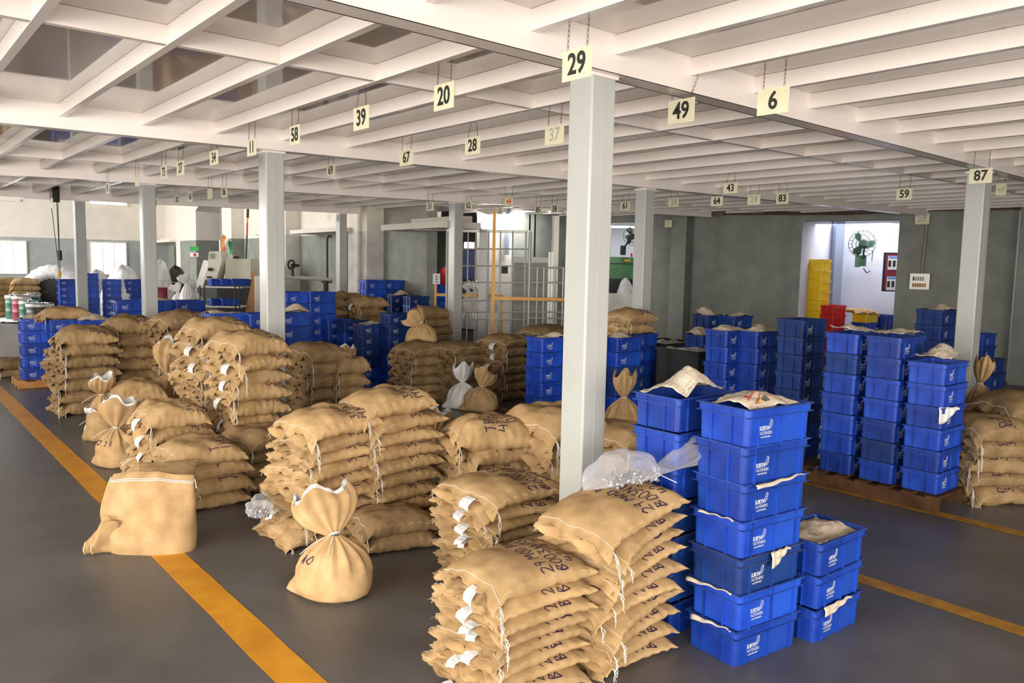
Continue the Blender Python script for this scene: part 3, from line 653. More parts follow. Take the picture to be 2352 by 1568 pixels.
# pallet with three stacks at the right
def pallet(x0, x1, y0, y1, label, m=M_wood, h=.14, along='y'):
    t = thing('wooden_pallet', label, 'pallet', ((x0+x1)/2, (y0+y1)/2, 0)); X, Y = (x1-x0)/2, (y1-y0)/2
    for k in range(3):
        if along == 'y': a = -X+k*(2*X-.09)/2; obj('bearer', MB().box(a, a+.09, -Y, Y, 0, h-.022), m, t)
        else: a = -Y+k*(2*Y-.09)/2; obj('bearer', MB().box(-X, X, a, a+.09, 0, h-.022), m, t)
    n = 7
    for k in range(n):
        if along == 'y': a = -Y+k*(2*Y-.12)/(n-1); mb = MB().box(-X, X, a, a+.12, h-.022, h)
        else: a = -X+k*(2*X-.12)/(n-1); mb = MB().box(a, a+.12, -Y, Y, h-.022, h)
        obj('deck_board', mb, m, t)
pallet(8.22, 9.42, 3.24, 4.82, 'dark wooden pallet under the three tall crate stacks at right', h=.165)
q = at(2148, 1138, .165)
PX, PY = 8.31, 3.28
stack(PX+.3, PY+.2, 6, 'right stack on the dark pallet', z0=.165, near=True); stack(PX+.3, PY+.65, 7, 'middle stack on the dark pallet', z0=.165, dirty=(5,), near=True); stack(PX+.3, PY+1.12, 7, 'left stack on the dark pallet', z0=.165, dirty=(1,), near=True)
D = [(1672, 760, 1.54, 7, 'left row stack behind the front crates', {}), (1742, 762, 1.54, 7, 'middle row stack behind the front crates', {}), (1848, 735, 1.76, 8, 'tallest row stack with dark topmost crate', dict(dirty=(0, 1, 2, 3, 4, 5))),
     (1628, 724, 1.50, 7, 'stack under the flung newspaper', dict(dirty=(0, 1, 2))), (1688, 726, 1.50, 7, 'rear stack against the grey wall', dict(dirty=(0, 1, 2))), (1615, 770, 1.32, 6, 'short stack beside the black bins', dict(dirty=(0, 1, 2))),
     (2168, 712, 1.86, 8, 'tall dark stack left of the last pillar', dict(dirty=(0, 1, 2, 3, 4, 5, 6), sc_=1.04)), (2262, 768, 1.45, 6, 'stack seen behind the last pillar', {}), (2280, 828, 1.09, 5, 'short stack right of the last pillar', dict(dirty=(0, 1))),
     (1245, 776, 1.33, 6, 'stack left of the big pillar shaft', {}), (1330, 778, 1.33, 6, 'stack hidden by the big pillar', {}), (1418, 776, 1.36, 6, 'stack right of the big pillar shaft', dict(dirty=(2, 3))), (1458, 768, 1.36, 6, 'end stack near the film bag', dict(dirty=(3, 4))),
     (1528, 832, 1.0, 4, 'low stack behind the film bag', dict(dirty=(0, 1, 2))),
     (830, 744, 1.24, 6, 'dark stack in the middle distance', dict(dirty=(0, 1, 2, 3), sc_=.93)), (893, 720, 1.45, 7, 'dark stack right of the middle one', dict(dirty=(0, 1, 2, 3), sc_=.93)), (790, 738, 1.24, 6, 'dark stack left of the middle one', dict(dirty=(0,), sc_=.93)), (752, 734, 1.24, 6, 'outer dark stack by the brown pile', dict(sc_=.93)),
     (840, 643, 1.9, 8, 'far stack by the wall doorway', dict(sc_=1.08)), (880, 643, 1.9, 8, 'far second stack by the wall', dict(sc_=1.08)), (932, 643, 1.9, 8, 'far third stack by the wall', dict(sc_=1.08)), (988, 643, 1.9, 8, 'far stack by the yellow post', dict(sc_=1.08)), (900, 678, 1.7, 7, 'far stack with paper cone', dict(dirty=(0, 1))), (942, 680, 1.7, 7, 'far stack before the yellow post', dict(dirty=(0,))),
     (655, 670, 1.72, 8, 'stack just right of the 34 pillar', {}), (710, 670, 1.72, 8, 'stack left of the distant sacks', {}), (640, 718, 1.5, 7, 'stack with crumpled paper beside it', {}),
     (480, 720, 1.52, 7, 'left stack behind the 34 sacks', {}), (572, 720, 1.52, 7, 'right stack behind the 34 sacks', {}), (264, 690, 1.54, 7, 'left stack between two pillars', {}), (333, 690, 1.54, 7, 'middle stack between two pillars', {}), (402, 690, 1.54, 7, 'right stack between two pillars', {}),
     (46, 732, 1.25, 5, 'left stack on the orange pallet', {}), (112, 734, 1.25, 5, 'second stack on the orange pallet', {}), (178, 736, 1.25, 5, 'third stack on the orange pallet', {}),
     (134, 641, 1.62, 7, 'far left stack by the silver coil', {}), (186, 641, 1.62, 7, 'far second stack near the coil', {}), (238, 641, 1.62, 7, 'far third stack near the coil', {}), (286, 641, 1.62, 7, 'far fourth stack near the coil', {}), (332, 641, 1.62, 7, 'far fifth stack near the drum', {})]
TOPS = {}
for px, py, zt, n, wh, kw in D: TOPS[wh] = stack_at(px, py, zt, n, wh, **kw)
t0 = TOPS['end stack near the film bag']; pile(t0[0]-.12, t0[1]+.12, 2, .15, 0, 'pair lying on the crates right of the big pillar', ['TN.29', '43.2'], 0, L=.8, W=.6, z0=t0[2], tsize=.07, tu=.1)
t0 = TOPS['far second stack near the coil']; crate(t0[0], t0[1], t0[2], 0, 'single blue crate on top of the far left stacks', sc_=.95)
a = TOPS['second stack on the orange pallet']; sack(a[0]-.02, a[1], a[2]+.0, 5, 'plump jute sack lying on the crates above the orange pallet', L=.85, W=.5, T=.2, tagd=True)
a = TOPS['left stack on the orange pallet']; pallet(a[0]-.38, a[0]+1.5, a[1]-.3, a[1]+.5, 'orange-edged wooden pallet under the left crates', M_woodl, h=.135, along='x')
# --- newspapers and sheets on the crates
def paper(x, y, z, yaw, sx, sy, seed, label, m=None, peak=.10, curl=.08, name='newspaper', cat='newspaper', rot=(0, 0), drape=None, art=False, dome=.16):
    r = random.Random(seed); o = Vector((r.uniform(0, 9), r.uniform(0, 9), 0)); c1, c2 = r.uniform(.3, .7), r.uniform(.3, .7)
    def f(u, v):
        X, Y = (u-.5)*sx, (v-.5)*sy
        zz = peak*math.exp(-((u-c1)**2+(v-c2)**2)/dome)+.035*noise.noise(Vector((X*6, Y*6, seed))+o)+.012*noise.noise(Vector((X*20, Y*20, seed))+o)+curl*(abs(u-.5)*2)**4*(abs(v-.5)*2)**3*(1 if (u-.5)*(v-.5)*(1 if seed % 2 else -1) > 0 else .2)
        if drape: zz = -drape*max(0, (.5-v))*1.4+.01*sin(u*13)*(.5-v); Y = Y*(.35 if v < .5 else 1)
        return Vector((X, Y, max(zz, -.4)))
    mb = MB().grid(f, 26, 20, uv=True); o_ = link(name, mb.mesh(name, m or M_news, True), None, (x, y, z), (rot[0], rot[1], radians(yaw)))
    so = o_.modifiers.new('thick', 'SOLIDIFY'); so.thickness = .0025
    if art:
        def stripe(nm, m_, pts, wd_):
            mb = MB()
            for k, (u, v) in enumerate(pts):
                for sg in (-1, 1): q = f(u, v+sg*wd_/sy/2); mb.v.append((q.x, q.y, q.z+.004))
                if k: j = 2*k; mb.f.append((j-2, j, j+1, j-1))
            link(nm, mb.mesh(nm, m_), o_)
        L_ = lambda a, b, n=14: [(a[0]+(b[0]-a[0])*k/n, a[1]+(b[1]-a[1])*k/n) for k in range(n+1)]
        red = mat('red_newsprint', (.62, .06, .05), .8); pic = mat('dark_picture_print', (.10, .10, .11), .8)
        stripe('red_rule', red, L_((.10, .22), (.42, .46)), .009); stripe('red_rule', red, L_((.16, .10), (.44, .34)), .007); stripe('red_rule', red, L_((.44, .34), (.72, .06)), .009)
        stripe('red_heading', red, L_((.14, .34), (.22, .38)), .03); stripe('printed_picture', pic, L_((.50, .72), (.66, .74)), .045); stripe('printed_picture', pic, L_((.34, .16), (.44, .17)), .04); stripe('yellow_panel', M_yelp, L_((.22, .10), (.36, .22)), .012)
        for k in range(9): stripe('text_row', M_pencil, L_((.08+.01*k, .5+.05*k), (.40-.012*k, .56+.045*k)), .004)
        for k in range(8): stripe('text_row', M_pencil, L_((.70, .35+.05*k), (.92, .37+.05*k)), .004)
    return tag(o_, label, cat)
paper(S1[0]+.01, S1[1], 1.545, -2, .50, .32, 3, 'coloured newspaper bulging out of the nearest stack top crate', M_newsr, .10, 0, art=True, dome=.32)
paper(S2[0]-.02, S2[1]+.0, 1.575, 10, .53, .34, 4, 'newspaper with a raised corner on the stack behind', M_news, .17, .02)
paper(S3[0], S3[1], .635, 0, .54, .34, 5, 'faded newspaper lining the low right stack top crate', M_newsr, .03, .01)
paper(PX+.3, PY+.2, 1.53, 10, .5, .34, 6, 'newspaper rising from the right pallet stack', M_news, .13, .03)
paper(PX+.3, PY+.65, 1.75, -6, .5, .34, 7, 'newspaper on the middle pallet stack', M_news, .05, .01)
paper(PX+.3, PY+1.12, 1.75, 4, .5, .34, 8, 'newspaper on the left pallet stack', M_news, .05, .03)
for i, (wh, pk, cl) in enumerate((('left row stack behind the front crates', .09, .03), ('middle row stack behind the front crates', .10, .03), ('stack under the flung newspaper', .16, .22), ('rear stack against the grey wall', .08, .1), ('short stack beside the black bins', .13, .05), ('tall dark stack left of the last pillar', .1, .04), ('stack right of the big pillar shaft', .08, .05), ('stack left of the big pillar shaft', .07, .05), ('dark stack in the middle distance', .07, .05), ('far stack with paper cone', .15, .08), ('left stack behind the 34 sacks', .06, .05), ('third stack on the orange pallet', .13, .12), ('left stack on the orange pallet', .1, .02), ('stack with crumpled paper beside it', .16, .12), ('middle stack between two pillars', .05, .02))):
    a = TOPS[wh]; paper(a[0], a[1], a[2]-.025, R.uniform(-15, 15), .52, .34, 20+i, 'newspaper on the '+wh, M_newsr if i % 4 == 1 else M_news, pk, cl*.3)
# paper edges squeezed between crates
def slip(x, y, z, yaw, w_, h_, seed, label, m=None, out=.012):
    def f(u, v): X = (u-.5)*w_; dd = h_*v*(.55+.45*sin(u*3.1+seed)); return Vector((X, -out*min(1, v*3)-.004*sin(u*20), -dd+.004*sin(u*17)))
    o = link('paper_slip', MB().grid(f, 18, 6, uv=True).mesh('paper_slip', m or M_news, True), None, (x, y, z), (0, 0, radians(yaw))); so = o.modifiers.new('thick', 'SOLIDIFY'); so.thickness = .0015; return tag(o, label, 'paper')
slip(S1[0]-.01, S1[1]-.212, .2255*5+.004, 0, .52, .022, 1, 'thin paper edge squeezed below the second nearest crate')
slip(S1[0]+.03, S1[1]-.212, .2255*3+.004, 0, .2, .10, 1.5, 'pointed paper scrap hanging from the fourth nearest crate')
slip(S1[0]-.315, S1[1]+.02, .2225*1+.004, -90, .3, .035, 2, 'torn brown paper strip above the lowest nearest crate')
slip(S1[0]-.315, S1[1]+.05, .2255*2+.004, -90, .34, .03, 2.2, 'printed paper strip low on the nearest stack side')
slip(S1[0]-.315, S1[1]+.02, .2255*4+.004, -90, .26, .02, 2.6, 'narrow paper strip halfway down the nearest stack side')
slip(S3[0]-.06, S3[1]-.2, .2225*1+.012, 0, .34, .06, 1.2, 'pale folded paper sticking out of the low right stack')
slip(PX+.1, PY-.01, .165+.2225*4+.004, -25, .24, .17, 1.3, 'shiny white film hanging from the right pallet stack', M_liner2)
# ---------------------------------------------------------------- bag of nuts and other film bags
def film_bag(label, loc, yaw, L, W, H, seed, knot=True, m=None):
    t = thing('clear_plastic_bag', label, 'bag', loc, (0, 0, radians(yaw)))
    def f(u, v):
        th = 2*pi*v; x = (u-.5)*L
        k = (sin(pi*min(1, u/.62))**.6 if u < .62 else 0); r1 = .16+.84*k if u < .55 else .16+.84*max(0, (k if u < .62 else 0))
        r2 = 0
        if u >= .55: q = (u-.55)/.45; r2 = .16+.62*sin(pi*q*.62)**.9
        rr = (r1 if u < .55 else r2); rr = rr if u > .02 else .1
        n_ = .5+noise.noise(Vector((x*9, cos(th)*1.5, sin(th)*1.5+seed)))*.5
        y = W/2*rr*cos(th)*(1+.1*sin(5*th+x*20)); z = H*rr*(.5+.5*sin(th))*(.8+.3*n_)
        return Vector((x, y, z+.004+.10*max(0, u-.5)*(1-abs(u-.75)*2)+.010*noise.noise(Vector((x*14, th*1.2, seed)))*(sin(th) > -.2)))
    obj('film', MB().grid(f, 44, 40, True), m or M_film, t, True)
    if knot:
        kx = (.55-.5)*L; mb = MB()
        mb.tube([Vector((kx+.004*sin(k), .026*cos(k/10*2*pi), .045+.026*sin(k/10*2*pi))) for k in range(11)], .003, 5)
        mb.tube([Vector((kx+.012*k, -.03-.016*k, .03-.007*k)) for k in range(8)], .003, 5); mb.tube([Vector((kx-.01*k, -.03-.012*k, .03-.004*k)) for k in range(5)], .0025, 5)
        obj('tie', mb, M_string, t, True)
    return t
def nuts(parent, n, x0, x1, y0, y1, zs, seed, s=.011):
    r = random.Random(seed); mb = MB()
    for _ in range(n):
        x, y = r.uniform(x0, x1), r.uniform(y0, y1); h = zs*(1-((y-(y0+y1)/2)/(y1-y0)*2)**2)*(1-abs(x-(x0+x1)/2)/(x1-x0)*1.2); z = r.uniform(.008, max(.012, h+.012))
        T = Matrix.Translation((x, y, z)) @ Euler((r.uniform(0, 3), r.uniform(0, 3), r.uniform(0, 3))).to_matrix().to_4x4(); k0 = len(mb.v); P = []
        for rr in (s, s*.55):
            for zz in (-s*.5, s*.5):
                P += [T @ Vector((rr*cos(pi/3*q), rr*sin(pi/3*q), zz)) for q in range(6)]
        mb.v += [tuple(p_) for p_ in P]
        for q in range(6):
            a_ = (q+1) % 6; mb.f += [(k0+q, k0+a_, k0+6+a_, k0+6+q), (k0+12+a_, k0+12+q, k0+18+q, k0+18+a_), (k0+6+q, k0+6+a_, k0+18+a_, k0+18+q), (k0+a_, k0+q, k0+12+q, k0+12+a_)]
    return obj('hex_nuts', mb, M_galv, parent, kind='stuff')
b = film_bag('clear bag of steel nuts lying on the tilted sack pile', (3.84, 3.25, 1.065), -28, .88, .38, .21, 3)
b.rotation_euler[1] = radians(-9)
nuts(b, 260, -.28, .02, -.11, .10, .05, 4)
p_ = at(597, 1145, .42); b = film_bag('clear bag of small bolts slumped on the ragged pile hem', (p_.x, p_.y, .30), 60, .34, .22, .13, 5, False); nuts(b, 160, -.15, .1, -.08, .08, .05, 6, .008)
p_ = at(1490, 872, 1.0); b = film_bag('cone-shaped film bag of small parts behind the newspaper', (TOPS['low stack behind the film bag'][0], TOPS['low stack behind the film bag'][1], .89), 80, .42, .3, .22, 7, False); nuts(b, 60, -.1, .1, -.08, .08, .04, 8, .008)
# ---------------------------------------------------------------- hanging number plates
TM = {}
def sign(x0, x1, y0, y1, ctop, text, label, m=None, spread=1.0, size=1.0, zt=ZJ):
    pm = at((x0+x1)/2, ctop, zt); X = min(JX, key=lambda j: abs(j-pm.x))
    a, b = onX(x0, (y0+y1)/2, X), onX(x1, (y0+y1)/2, X); top, bot = onX((x0+x1)/2, y0, X), onX((x0+x1)/2, y1, X)
    ya, yb = sorted((a.y, b.y)); yc = (ya+yb)/2; wd = min(yb-ya, .42); hh = top.z-bot.z; zc = top.z
    t = thing('number_plate', label, 'sign', (X-.01, yc, zc-hh), (0, 0, 0), 'number plates hanging from the ceiling joists')
    obj('plate', MB().box(-.002, .002, -wd/2, wd/2, 0, hh), M_sign, t)
    if text:
        k = (text, round(hh*size, 2), m)
        if k not in TM: TM[k] = text_mesh(text, 1, m or M_black, .022 if m != M_pencil else 0, .001)
        s_ = hh*.86*size; s_ = min(s_, wd*.62/ (max(v.co.x for v in TM[k].vertices)-min(v.co.x for v in TM[k].vertices))*1.15)
        o = link('number', TM[k], t, (-.0035, 0, hh*.5), (radians(90), 0, radians(-90))); o.scale = (s_, s_*1.12, 1)
    L = zt-zc
    for s_ in (-1, 1):
        mb = MB(); pts0 = Vector((0, s_*wd*.33, hh-.004)); pts1 = Vector((0.01, s_*wd*.33*spread, hh+L))
        d = (x1-x0) > 24
        if d:
            n = max(3, int((pts1-pts0).length/.026))
            for k in range(n):
                c = pts0.lerp(pts1, (k+.5)/n); ln_ = (pts1-pts0).length/n*.68; q = []
                for g in range(9):
                    th = 2*pi*g/8; ax = (cos(th)*.0062, 0) if k % 2 else (0, cos(th)*.0062); q.append(c+Vector((ax[0], ax[1], sin(th)*ln_)))
                mb.tube(q, .0015, 3, False)
        else: mb.tube([pts0, pts1], .003, 4)
        obj('chain', mb, M_chain, t)
    return t
for a in [(1295, 1362, 112, 183, 43, '29', 'cream plate reading 29 hanging against the top of the big pillar'), (1000, 1045, 192, 252, 140, '20', 'cream plate reading 20 hanging alone at upper middle, left of the big pillar'), (815, 850, 245, 298, 200, '39', 'cream plate reading 39 hanging left of and lower than the 20 plate'),
          (668, 691, 288, 333, 250, '58', 'cream plate reading 58 just right of the top of the left-centre pillar'), (570, 591, 320, 358, 285, '11', 'narrow cream plate reading 11 touching the left-centre pillar top on its left'), (484, 503, 346, 379, 312, '34', 'narrow cream plate reading 34, next one left of the 11 plate'), (408, 425, 370, 403, 345, '27', 'narrow cream plate reading 27, right of the second pillar and close to the 73'),
          (371, 385, 381, 411, 355, '73', 'narrow cream plate reading 73, nearest to the second pillar on its right'), (312, 321, 403, 428, 378, '', 'blank edge-on plate over the second pillar from the left'), (245, 252, 420, 445, 398, '8', 'tiny edge-on plate between the two leftmost pillars'), (510, 523, 429, 453, 405, '86', 'small plate reading 86 low between two pillars, beneath the 34 plate'),
          (478, 489, 433, 457, 405, '', 'small blank plate immediately left of the 86 plate'), (434, 443, 440, 463, 425, '60', 'tiny plate reading 60, left of the small blank plate'), (403, 413, 448, 469, 427, '202', 'tiny plate with a three-figure number 202 near the flared wall pier'), (355, 363, 455, 475, 438, '76', 'tiny plate reading 76 hugging the right side of the second pillar'), (118, 123, 455, 478, 443, '', 'leftmost tiny plate, beside the hoist chains before the far white wall'),
          (752, 771, 378, 405, 358, '69', 'plate reading 69 above the far thin pillar'), (920, 951, 345, 380, 312, '67', 'plate reading 67 below and between the 39 and 20 plates'), (1070, 1105, 315, 355, 278, '28', 'plate reading 28 on chains that meet upward, right below the 20'), (1537, 1597, 228, 283, 178, '49', 'cream plate reading 49 on two splayed chains right of the big pillar'), (1742, 1814, 203, 262, 150, '6', 'large cream plate reading single figure 6 at upper right'),
          (2227, 2280, 387, 421, 350, '87', 'cream plate reading 87 in front of the rightmost pillar top'), (2060, 2096, 433, 459, 405, '59', 'plate reading 59 over the wide doorway, left of the rightmost pillar'), (1663, 1695, 420, 444, 393, '43', 'plate reading 43 on chains meeting upward above the dark wall'), (1634, 1661, 451, 473, 430, '64', 'plate reading 64 just below and left of the 43'), (1784, 1812, 444, 468, 420, '83', 'plate reading 83 above the left jamb of the wide doorway'),
          (1426, 1448, 463, 483, 445, '61', 'plate reading 61 between the big pillar and the pillar on its right'), (1266, 1283, 470, 490, 452, '38', 'plate reading 38, the nearest to the big pillar on its left side'), (1229, 1245, 473, 491, 455, '85', 'plate reading 85 immediately left of the 38, over the lift gate'), (1143, 1156, 476, 492, 458, '1', 'small plate reading single figure 1 beside the tall yellow post'), (1069, 1085, 462, 482, 444, '62', 'plate reading 62 right beside the cage pillar top'), (981, 997, 464, 484, 447, '51', 'plate reading 51 left of the cage pillar top'), (752, 760, 491, 507, 478, '', 'small blank yellowish plate beside the far thin pillar')]: sign(*a[:6], label=a[6], spread=1.7 if a[5] in ('49',) else (.5 if a[5] in ('28', '43', '39') else 1))
for a in [(1254, 1297, 288, 332, 243, '37', 'cream plate with 37 pencilled faintly left of the big pillar'), (1718, 1747, 447, 470, 425, '24', 'cream plate with a faint pencilled 24 between the 43 and 83 plates'), (1536, 1560, 454, 475, 435, '34', 'cream plate with a faint pencilled 34 right of the middle pillar'), (2288, 2312, 421, 449, 402, 'w2', 'cream plate with pencilled w2 right of the last pillar')]: sign(*a[:6], label=a[6], m=M_pencil)
sign(1161, 1179, 453, 473, 432, '44', 'cream plate with the orange number 44', m=M_orange, spread=1.7)

# ---------------------------------------------------------------- far walls
ZB = 3.22
def ixn(px, a, b):                         # plan point where a sight line meets the line a-b
    d = ray(px, 784); n = Vector((b[1]-a[1], -(b[0]-a[0]))); t = (a[0]*n.x+a[1]*n.y)/(d.x*n.x+d.y*n.y); return Vector((d.x*t, d.y*t))
def slab(name, a, b, z0, z1, th, m, parent=None, front=0):
    a, b = Vector(a), Vector(b); d = (b-a).normalized(); n = Vector((-d.y, d.x))
    if n.dot(-a) > 0: n = -n               # n points away from the viewer
    mb = MB(); P = [a-n*front, b-n*front, b+n*th, a+n*th]; mb.prism([tuple(p) for p in P], z0, z1)
    o = obj(name, mb, m, parent)
    if not parent: o['kind'] = 'structure'
    return o
A2, B2 = (11.1, 16.8), (13.8, 48.1)
A3, B3 = (17.67, 13.15), (19.65, 6.86)
LW = 48.1
def window(n, pxa, pxb, pya, pyb, panes=3):
    a, b = onY(pxa, pya, LW), onY(pxb, pyb, LW)
    fr = MB(); t_ = .06; x0, x1, z0, z1 = a.x, b.x, b.z, a.z
    for q in ((x0-t_, x0, z0, z1), (x1, x1+t_, z0, z1), (x0-t_, x1+t_, z1, z1+t_), (x0-t_, x1+t_, z0-t_, z0)): fr.box(q[0], q[1], LW-.1, LW-.02, q[2], q[3])
    w_ = obj(f'window_{n}', fr, M_wallw); w_['kind'] = 'structure'
    for k in range(panes):
        xa, xb = x0+(x1-x0)*k/panes, x0+(x1-x0)*(k+1)/panes
        obj('window_pane', MB().box(xa+.02, xb-.02, LW-.05, LW-.03, z0, z1), M_win, w_)
        if k: obj('mullion', MB().box(xa-.025, xa+.025, LW-.1, LW-.03, z0, z1), M_white, w_)
wl = MB().box(-14, 14, LW, LW+.3, 3.28, 7.5); wl = struct('wall_left', wl, M_wallw)
obj('painted_dado', MB().box(-14, 14, LW, LW+.3, 0, 3.28), noisy('blue_grey_dado', (.33, .35, .35), (.40, .42, .42), 2, .7, .2), wl)
window(1, -60, 60, 552, 627, 4); window(2, 208, 289, 557, 629, 3); window(3, -80, 43, 453, 460, 2); window(4, 207, 290, 462, 472, 2)
# wall_back: runs away from the lift towards the far left wall, with openings and piers
wb = slab('wall_back', ixn(978, A2, B2), ixn(836, A2, B2), ZB, 7.5, .3, M_wallw)
obj_mats = {'g': M_wallg, 'c': M_conc}
def seg(p0, p1, lower, front=0, z0=0):
    a, b = ixn(p0, A2, B2), ixn(p1, A2, B2)
    slab('wall_panel', a, b, z0, ZB, .3, obj_mats[lower], wb, front)
    if not (p0 == 978 and p1 == 836): slab('wall_panel', a, b, ZB, 7.5, .3, M_wallw, wb, front)
seg(978, 880, 'g'); seg(880, 836, 'c', .5); seg(790, 690, 'g'); seg(690, 664, 'c', .5); seg(636, 578, 'g'); seg(578, 563, 'g'); seg(563, 541, 'g', .5); seg(404, 380, 'g')
def lint(p0, p1, py):
    a, b = ixn(p0, A2, B2), ixn(p1, A2, B2); z = zp((p0+p1)/2, py, (a+b)/2); slab('lintel', a, b, z, ZB, .3, M_wallg, wb); slab('lintel', a, b, ZB, 7.5, .3, M_wallw, wb)
lint(836, 790, 543); lint(664, 636, 548); lint(437, 404, 566)
def canopy(p0, p1, py, th=.12, out=.9):
    a, b = ixn(p0, A2, B2), ixn(p1, A2, B2); z = zp((p0+p1)/2, py, (a+b)/2); slab('canopy_slab', a, b, z, z+th, 0, M_wallw, wb, out)
    c = a.lerp(b, .12), a.lerp(b, .88); slab('canopy_fillet', c[0], c[1], z+th, z+th+.16, 0, M_wallw, wb, .35)
canopy(842, 728, 537); canopy(437, 381, 558); canopy(1100, 955, 530, .14, 1.0); canopy(668, 640, 541)
# broad pillar with a flared capital
a, b = ixn(485, A2, B2), ixn(447, A2, B2); slab('wall_pier', a, b, 0, ZB, .5, M_wallg, wb, .6); slab('wall_pier', a, b, ZB, 5.6, .5, M_wallw, wb, .6)
c0, c1 = ixn(505, A2, B2), ixn(420, A2, B2); z5 = zp(460, 490, (a+b)/2)
mb = MB(); mb.prism([(0, 0), (1, 0), (1.55, .55), (1.55, 1.4), (-.55, 1.4), (-.55, .55)], 0, 1)
d = (b-a); n_ = Vector((-d.y, d.x)).normalized(); n_ = -n_ if n_.dot(-a) < 0 else n_
mb.v = [tuple(Vector(((a+d*x).x, (a+d*x).y, z5+y*1.0))+Vector((n_.x, n_.y, 0))*(.62 if z > .5 else -.4)) for x, y, z in mb.v]; obj('pier_capital', mb, M_wallw, wb)
a, b = ixn(447, A2, B2), ixn(437, A2, B2); slab('wall_pier', a, b, 0, 5.6, .4, M_wallw, wb, .6)
# closed rooms behind the openings
rb = slab('wall_rear_rooms', (18.2, 17.5), (21, 49), 0, 6, .2, M_wallg)
slab('unseen_ceiling_rear_rooms', (11.5, 17.2), (14.1, 48.0), 5.4, 5.5, 8, M_wallg)  # unseen roof added to keep sky light out of these rooms
a = pd(533, 38.5); g_ = obj('bright_window_glass', MB().box(-.26, .26, -.05, 0, 0, .72), M_win, wb); g_.location = (a.x, a.y, zp(533, 521, a)); g_.rotation_euler = (0, 0, YA_-pi/2)
# wall_lift, behind the lift cage
p1, p2 = pd(1112, 21), ixn(1300, A3, B3)
wlf = slab('wall_lift', pd(1165, 21.6), p2, 0, 3.9, .3, M_wallg); slab('wall_pier', p1, pd(1166, 21.5), 0, 3.95, .4, M_wallw, wlf, .1)
obj('conduit', MB().tube([(*pd(1160, 21.2), 3.9), (*pd(1160, 21.2), zp(1160, 585, pd(1160, 21.2)))], .07, 8), M_roomp, wlf)
slab('ceiling_strip', pd(1100, 20), p2, 3.86, 3.95, .1, M_wallw, wlf, .2)
# wall_right with the wide doorway and a serving opening
wr = slab('wall_right', ixn(1545, A3, B3), ixn(1829, A3, B3), 0, 3.93, .35, M_wallg)
Z3 = zp(1829, 507, ixn(1829, A3, B3))
slab('wall_panel', ixn(2048, A3, B3), ixn(2360, A3, B3)+Vector((1.9, -6)), 0, 3.93, .35, M_wallg, wr)
slab('lintel', ixn(1829, A3, B3), ixn(2048, A3, B3), Z3, 3.93, .35, M_wallg, wr)
slab('wall_pier', ixn(1549, A3, B3), ixn(1583, A3, B3), 0, 3.93, .05, M_wallg, wr, .55); slab('wall_pier', ixn(2322, A3, B3), ixn(2400, A3, B3), 0, 3.93, .05, M_wallg, wr, .5)
slab('wall_panel', ixn(1462, A3, B3), ixn(1545, A3, B3), 0, 3.93, .35, M_wallg, wr)
q0, q1 = ixn(1335, A3, B3), ixn(1462, A3, B3); zs_ = zp(1440, 676, q1)
slab('wall_panel', q0, q1, 0, zs_, .35, M_conc, wr); slab('wall_panel', ixn(1290, A3, B3), q0, 0, 3.93, .35, M_wallg, wr); slab('lintel', q0, q1, zp(1440, 508, q1), 3.93, .35, M_wallg, wr)
off = Vector((3.9, 1.2))
room = slab('wall_next_room', ixn(1780, A3, B3)+off, ixn(2400, A3, B3)+off, 0, 3.9, .2, M_room)
slab('door_reveal', ixn(1829, A3, B3), ixn(1829, A3, B3)+off, 0, 3.9, .02, M_room, room); slab('room_partition', ixn(2330, A3, B3), ixn(2330, A3, B3)+off*1.1, 0, 3.9, .1, M_room, room)
slab('room_pier', pd(1906, 22.6), pd(1925, 22.6), 0, 3.9, 1.2, M_roomp, room); slab('room_soffit', ixn(1780, A3, B3), ixn(2400, A3, B3), 3.9, 3.95, 4.6, M_wallw, room)
k2 = slab('wall_machine_room', pd(1290, 28), pd(1560, 28), 0, 5, .2, M_room); slab('room_partition', pd(1560, 28), ixn(1545, A3, B3)+Vector((.3, .1)), 0, 5, .1, M_room, k2)
area('tube_light_machine_room', (*pd(1420, 25.5), 3.7), (*pd(1420, 25.5), 0), 1.5, 1.5, 60, (.95, 1, .97))
obj('tube_light', MB().box(-.4, .4, -.03, .03, 0, .06), M_tube, tag(link('tube_light', None, None, (*pd(1421, 27), zp(1421, 523, pd(1421, 27))), (0, 0, YA_-pi/2)), 'small bright tube light seen right of the big pillar', 'lamp'))
# ---------------------------------------------------------------- helpers for far upright equipment
def base(px, depth, z=0): p = pd(px, depth); return Vector((p.x, p.y, z))
class Rig:                                  # a thing facing the viewer's side of the hall, sized from the photo at one depth
    def __init__(s, name, label, cat, px, depth, z0=None, py0=None):
        s.d = depth; s.px = px; b = base(px, depth); s.z0 = zp(px, py0, b) if py0 is not None else (z0 or 0)
        s.t = thing(name, label, cat, (b.x, b.y, s.z0), (0, 0, YA_-pi/2))
    def X(s, px): return (px-s.px)*s.d/F_
    def Z(s, px, py): return zp(px, py, pd(px, s.d))-s.z0
    def part(s, name, m, x0, x1, y0, y1, th=.3, fr=0, parent=None):
        c = (x0+x1)/2; return obj(name, MB().box(s.X(x0), s.X(x1), -fr, th-fr, s.Z(c, y1), s.Z(c, y0)), m, parent or s.t)
    def poly(s, name, m, pts, th=.3, fr=0):
        mb = MB(); P = [(s.X(x), s.Z(x, y)) for x, y in pts]; mb.prism(P, 0, 1); mb.v = [(x, -fr if z < .5 else th-fr, y) for x, y, z in mb.v]; mb.f = [tuple(reversed(f)) for f in mb.f]; return obj(name, mb, m, s.t)
    def rod(s, name, m, pts, r=.02, dy=0): return obj(name, MB().tube([(s.X(x), dy, s.Z(x, y)) for x, y in pts], r, 8), m, s.t)
